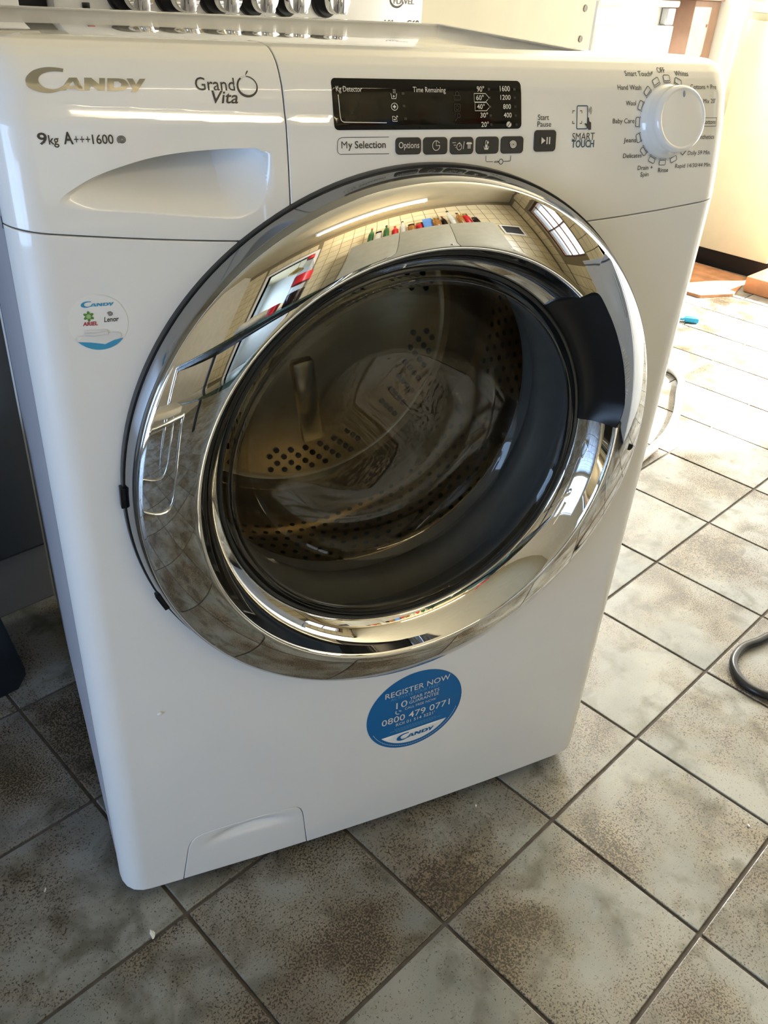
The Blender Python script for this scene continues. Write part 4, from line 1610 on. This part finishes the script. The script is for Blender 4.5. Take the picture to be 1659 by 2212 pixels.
# --- cream tall unit, right of the cooker
tu = thing('tall_cabinet', 'cream tall cabinet with dark screw holes right of the cooker', 'cabinet', (.992, .82, 0))
obj('side_panel', nbox(-.262, .260, 0, .58, 0, 1.75, bev=.002), cream, tu)
obj('edge_gasket', nbox(.2605, .286, .012, .58, 0, .848), grey_plastic, tu)
for z in (.8335, .7795):
    obj('screw', lathe(bmesh.new(), [(.0065, 0), (.006, -.002), (.0, -.0015)], (.2225, 0, z), 'Y', 16, False), screw_m, tu, 40)

# --- white freezer further right
fz = thing('freezer', 'low white freezer catching the sun between cream cabinet and pine shelves', 'freezer', (2.07, 1.2, 0))
obj('body', nbox(-.20, .205, .03, .195, .02, .843, bev=.004), trim_white, fz, 40)
obj('door', nbox(-.215, .212, 0, .028, .03, .775, bev=.003), trim_white, fz, 40)
obj('top_panel', nbox(-.215, .226, 0, .028, .824, .843, bev=.006), trim_white, fz, 40)
obj('hinge', nbox(.170, .213, .004, .027, .778, .822, bev=.003), grey_plastic, fz, 40)
for sx in (-.17, .17):
    obj('foot', lathe(bmesh.new(), [(.02, 0), (.02, .019)], (sx, .10, 0), seg=16), rubber_black, fz, 40)

# --- pine shelves
ps = thing('pine_shelf_unit', 'pale pine shelf unit with dark knot beside the white door frame', 'shelf', (2.475, 1.2, 0))
obj('upright', nbox(-.085, .082, 0, .20, 0, .846, bev=.002), wood_pink, ps)
obj('shelf_board', nbox(-.30, .082, -.012, .20, .8465, .872, bev=.002), wood_pink, ps)
obj('knot', lathe(bmesh.new(), [(.006, 0), (.005, -.0012), (0, -.0014)], (.018, 0, .778), 'Y', 14, False), wood_dark, ps, 40)

# --- white door frame & cream cabinet on the right
fr = tag(obj('door_frame', nbox(2.562, 2.676, 1.165, 1.40, 0, 1.98, bev=.004), trim_white, None, 40), 'white painted door frame upright right of the pine shelves', 'door frame')
cc = thing('cream_cabinet', 'bright cream cabinet with black plinth at the right edge of the photo', 'cabinet', (2.68, 1.0, 0))
obj('carcass', nbox(.02, .60, -.145, .155, .06, .822, bev=.002), cream_bright, cc)
obj('cabinet_door', nbox(0, .019, -.143, .153, .062, .80, bev=.003), cream_bright, cc, 40)
obj('plinth', nbox(.012, .60, -.145, .155, 0, .0595), black_satin, cc)
obj('counter', nbox(-.01, .60, -.15, .158, .8225, .85, bev=.003), trim_white, cc, 40)
tag(obj('wooden_step', nbox(2.50, 3.20, .66, .845, 0, .055, bev=.006), wood_orange, None, 40), 'orange wooden step block at foot of the cream cabinet', 'step')
# floppy brown mat
bm = bmesh.new()
outl = [(2.30, .90), (2.42, .84), (2.55, .87), (2.665, .90), (2.665, 1.10), (2.66, 1.15), (2.50, 1.13), (2.38, 1.08), (2.30, 1.00)]
tp = [bm.verts.new((x, y, .006 + .004 * math.sin(9 * x + 7 * y))) for x, y in outl]
bt_ = [bm.verts.new((x, y, .0005)) for x, y in outl]
bm.faces.new(tp)
bm.faces.new(bt_[::-1])
for k in range(len(outl)):
    j = (k + 1) % len(outl)
    bm.faces.new((bt_[k], bt_[j], tp[j], tp[k]))
tag(obj('brown_mat', bm, terracotta), 'orange brown mat lying on floor before the cream cabinet', 'mat')

# --- hose, cable, clip, flakes
path = spline([(.62, .66, .09), (.72, .70, .045), (.95, .72, .012), (1.3, .74, .0095), (1.52, .72, .0095), (1.625, .655, .0095), (1.596, .590, .0095), (1.50, .540, .0095), (1.389, .486, .0095), (1.278, .448, .0095), (1.19, .432, .0095), (1.05, .42, .0095), (.80, .44, .012), (.64, .50, .05), (.57, .56, .10)], 10)
tag(obj('drain_hose', tube(bmesh.new(), path, .0092, 14), hose_m, None, 60), 'white hose looping on the sunlit floor behind the washing machine', 'hose')
path = spline([(1.25, .02, .0072), (.98, -.03, .0072), (.80, -.036, .0072), (.735, -.028, .0072), (.690, -.016, .0072), (.645, -.024, .0072), (.617, -.055, .0072), (.621, -.093, .0072), (.665, -.135, .0072), (.76, -.165, .0072), (.95, -.16, .0072), (1.25, -.10, .0072)], 10)
tag(obj('power_cable', tube(bmesh.new(), path, .0066, 12), cable_m, None, 60), 'black cable loop lying on the tiles at the right edge', 'cable')
bm = nbox(-.012, .012, -.022, .022, 0.0003, .018, bev=.006)
box(bm, -.005, .005, .0225, .058, .004, .012, bev=.003)
cl_ = tag(obj('plastic_clip', bm, blue_clip, None, 40), 'small blue plastic clip on the overexposed floor', 'clip')
cl_.location = (2.05, .80, 0)
cl_.rotation_euler = (0, 0, .6)


def flake(x, y, s, seed, label):
    r_ = random.Random(seed)
    bm = bmesh.new()
    n = 9
    pts = []
    for k in range(n):
        a = 2 * PI * k / n
        rr = s * r_.uniform(.55, 1.1)
        pts.append((rr * math.cos(a) * 1.5, rr * math.sin(a) * .6))
    z1 = [.0012 + s * r_.uniform(.02, .28) for _ in pts]
    top = [bm.verts.new((p[0], p[1], z)) for p, z in zip(pts, z1)]
    bot = [bm.verts.new((p[0] * .9, p[1] * .9, .0003)) for p in pts]
    c = bm.verts.new((0, 0, .0012 + s * .3))
    for k in range(n):
        j = (k + 1) % n
        bm.faces.new((top[k], top[j], c))
        bm.faces.new((bot[k], bot[j], top[j], top[k]))
    bm.faces.new(bot[::-1])
    o = tag(obj('paint_flake', bm, flake_m), label, 'paint flake', 'paint flakes on the floor')
    o.location = (x, y, .0004)
    o.rotation_euler = (0, 0, r_.uniform(.5, 1.2))


flake(-.2416, .2046, .0048, 1, 'largest white paint flake on the tiles in front of the machine')
flake(-.3004, .3286, .0018, 2, 'tiny white paint flake on the tile left of the machine')
flake(.1453, .0776, .0018, 3, 'tiny white paint flake just before the panel right of the filter flap')
flake(.3802, -.1747, .0022, 4, 'small pale flake on the tile at the lower right')
flake(-.080, .520, .0018, 5, 'tiny white flake on the shaded tile beside the black bin')

# ================================================================== BEHIND THE CAMERA (seen in the chrome)
# fluorescent light
fx = thing('ceiling_light', 'long fluorescent tube light on the ceiling reflected in the chrome door', 'light', (-.42, -2.28, HC))
obj('housing', nbox(-.72, .72, -.035, .035, -.045, -.001, bev=.004), trim_white, fx, 40)
obj('tube', tube(bmesh.new(), [(-.68, 0, -.068), (.68, 0, -.068)], .018, 16), tube_m, fx, 40)
for sx in (-1, 1):
    obj('tube_holder', nbox(sx * .70 - .012, sx * .70 + .012, -.019, .019, -.090, -.0455, bev=.003), trim_white, fx, 40)

# tall grey cupboards with bottles
tc = thing('grey_sideboard', 'grey cupboard carrying bottles reflected at the top of the door', 'cupboard', (.14, -2.735, 0))
obj('carcass', nbox(-.72, .72, 0, .42, .08, 1.55, bev=.003), cupboard_grey, tc)
obj('plinth', nbox(-.70, .70, .02, .39, 0, .079), black_satin, tc)
for k in range(3):
    d_ = obj('cupboard_door', nbox(-.718 + .48 * k, -.242 + .48 * k, .4205, .438, .085, 1.53, bev=.003), cupboard_grey, tc, 40)
    obj('handle', nbox(-.29 + .48 * k, -.278 + .48 * k, .4385, .455, .8, .95, bev=.002), chrome, d_, 40)
BSC = 1.45
kinds = [('green wine bottle', 'bottle', bottle_green, .034, .29), ('clear glass jar', 'jar', bottle_clear, .042, .17), ('green oil bottle', 'bottle', bottle_green, .032, .24),
         ('red sauce bottle', 'bottle', red_plastic, .036, .20), ('clear vinegar bottle', 'bottle', bottle_clear, .034, .25), ('amber spice jar', 'jar', bottle_amber, .040, .14),
         ('red coffee jar', 'jar', red_plastic, .045, .16), ('blue carton', 'carton', paper_blue, .05, .20), ('amber honey jar', 'jar', bottle_amber, .045, .17),
         ('dark soy bottle', 'bottle', cola_m, .032, .22), ('clear spirit bottle', 'bottle', bottle_clear, .038, .30), ('amber oil bottle', 'bottle', bottle_amber, .04, .23),
         ('red lidded pot', 'jar', red_plastic, .05, .22), ('small dark jar', 'jar', cola_m, .042, .13)]
for k, (nm, cat, mm, r, h) in enumerate(kinds):
    x = -.56 + .088 * k
    h *= BSC
    nx = kinds[k - 1][0] if k else 'the cupboard edge'
    bt = thing(cat, '%s on the grey cupboard next to %s' % (nm, nx), cat, (.14 + x, -2.53 + .04 * ((k * 7) % 3), 1.551), 0, 'bottles and jars on the cupboard')
    if cat == 'carton':
        obj('box', nbox(-r, r, -.03, .03, 0, h, bev=.002), mm, bt, 40)
    elif cat == 'jar':
        obj('glass', lathe(bmesh.new(), [(r * .92, 0), (r, .006), (r, h * .72), (r * .8, h * .8), (r * .8, h * .82)], (0, 0, 0), seg=20), mm, bt, 40)
        obj('lid', lathe(bmesh.new(), [(r * .86, h * .821), (r * .86, h), (r * .8, h * 1.01)], (0, 0, 0), seg=20), black_satin if k % 2 else brass_m, bt, 40)
    else:
        obj('glass', lathe(bmesh.new(), [(r * .92, 0), (r, .006), (r, h * .58), (r * .85, h * .68), (r * .38, h * .80), (r * .36, h * .92)], (0, 0, 0), seg=20), mm, bt, 40)
        obj('cap', lathe(bmesh.new(), [(r * .42, h * .921), (r * .42, h), (r * .36, h * 1.005)], (0, 0, 0), seg=16), red_plastic if k % 3 == 0 else black_satin, bt, 40)
pic = thing('framed_picture', 'small dark picture in a white frame on the kitchen wall', 'picture', (1.20, -2.735, 1.50))
obj('frame', nbox(-.16, .16, 0, .015, -.12, .12, bev=.004), trim_white, pic, 40)
obj('print', nbox(-.13, .13, .0155, .018, -.09, .09), black_satin, pic)

# glass dining table with cola bottle and glass
gt = thing('glass_table', 'glass topped dining table with black legs reflected in the chrome', 'table', (-.85, -1.06, 0))
obj('table_top', nbox(-.85, .80, -.46, .46, .730, .742, bev=.003), table_glass_m, gt, 40)
obj('lower_shelf', nbox(-.70, .65, -.30, .30, .420, .430, bev=.003), table_glass_m, gt, 40)
for sx in (-.72, .67):
    for sy in (-.36, .36):
        obj('leg', tube(bmesh.new(), [(sx, sy, 0), (sx, sy, .7295)], .028, 18), chrome if sy > 0 else black_metal, gt, 40)
bm = bmesh.new()
for sy in (-.36, .36):
    box(bm, -.69, .64, sy - .012, sy + .012, .705, .7295)
for sx in (-.72, .67):
    box(bm, sx - .012, sx + .012, -.33, .33, .705, .7295)
obj('frame', bm, black_metal, gt)
cb = thing('cola_bottle', 'clear plastic cola bottle with red cap and label on the glass table', 'bottle', (-.43, -.70, .743))
obj('bottle', lathe(bmesh.new(), [(.030, 0), (.036, .008), (.037, .16), (.034, .19), (.016, .245), (.0125, .262)], (0, 0, 0), seg=32), bottle_glass_m, cb, 60)
obj('cola', lathe(bmesh.new(), [(.028, .002), (.0345, .010), (.0345, .072)], (0, 0, 0), seg=32), cola_m, cb, 40)
obj('wrap', lathe(bmesh.new(), [(.0374, .115), (.0376, .117), (.0376, .166), (.0374, .168)], (0, 0, 0), seg=32, close_ends=False), red_plastic, cb, 40)
obj('cap', lathe(bmesh.new(), [(.0155, .2625), (.0155, .282), (.014, .285)], (0, 0, 0), seg=24), red_plastic, cb, 40)
cb.scale = (1.2, 1.2, 1.2)
rc_ = thing('red_cup', 'small red cup beside the cola bottle on the glass table', 'cup', (-.55, -.74, .743))
obj('cup', lathe(bmesh.new(), [(.0, .002), (.026, .0), (.034, .062), (.031, .062), (.024, .006), (.0, .006)], (0, 0, 0), seg=24, close_ends=False), red_plastic, rc_, 40)
# bag on the table
bm = bmesh.new()
bmesh.ops.create_icosphere(bm, subdivisions=3, radius=1)
for v in bm.verts:
    k = 1 + .10 * math.sin(7 * v.co.x + 3 * v.co.z) * math.cos(5 * v.co.y)
    v.co = Vector((v.co.x * .19 * k, v.co.y * .12 * k, max(-.0, (v.co.z * .5 + .5) * .10 * k)))
bg = tag(obj('paper_bag', bm, chair_white, None, 180), 'crumpled pale paper bag lying on the glass table', 'bag')
bg.location = (-.78, -.95, .743)
# cantilever chair at the table
ch = thing('dining_chair', 'cream padded dining chair on a bent chrome frame by the glass table', 'chair', (-1.12, -.30, 0), rad(25))
path = spline([(-.2, .20, .78), (-.2, .18, .45), (-.2, -.18, .44), (-.2, -.22, .40), (-.2, -.18, .025), (-.2, .20, .02), (0, .24, .02), (.2, .20, .02), (.2, -.18, .025), (.2, -.22, .40), (.2, -.18, .44), (.2, .18, .45), (.2, .20, .78)], 8)
obj('frame', tube(bmesh.new(), path, .012, 12), chrome, ch, 60)
obj('seat', nbox(-.185, .185, -.2, .19, .452, .49, bev=.014, seg=3), chair_white, ch, 60)
obj('backrest', nbox(-.185, .185, .185, .215, .56, .80, bev=.012, seg=3), chair_white, ch, 60)

# white worktop fridge to the right
wf = thing('low_fridge', 'low pale grey fridge reflected along the right side of the chrome ring', 'fridge', (1.30, -.78, 0))
obj('body', nbox(-.26, .28, -.26, .28, .03, .83, bev=.006), fridge_grey, wf, 40)
obj('top', nbox(-.275, .285, -.265, .285, .831, .86, bev=.004), fridge_grey, wf, 40)
obj('door', nbox(-.285, -.262, -.255, .275, .05, .82, bev=.005), fridge_grey, wf, 40)
obj('handle', nbox(-.31, -.286, .21, .235, .55, .75, bev=.003), grey_plastic, wf, 40)
for sx in (-.2, .2):
    for sy in (-.2, .2):
        obj('foot', lathe(bmesh.new(), [(.02, 0), (.02, .029)], (sx, sy, 0), seg=14), rubber_black, wf, 40)
# pendant in the far room
pl = thing('pendant_lamp', 'brass pendant lamp hanging in the far room beyond the doorway', 'lamp', (-1.75, -3.4, HC))
obj('cord', tube(bmesh.new(), [(0, 0, -.30), (0, 0, -.001)], .005, 8), brass_m, pl, 40)
obj('shade', lathe(bmesh.new(), [(.02, -.30), (.14, -.40), (.15, -.44), (.06, -.47), (0, -.48)], (0, 0, 0), seg=28, close_ends=False), brass_m, pl, 40)
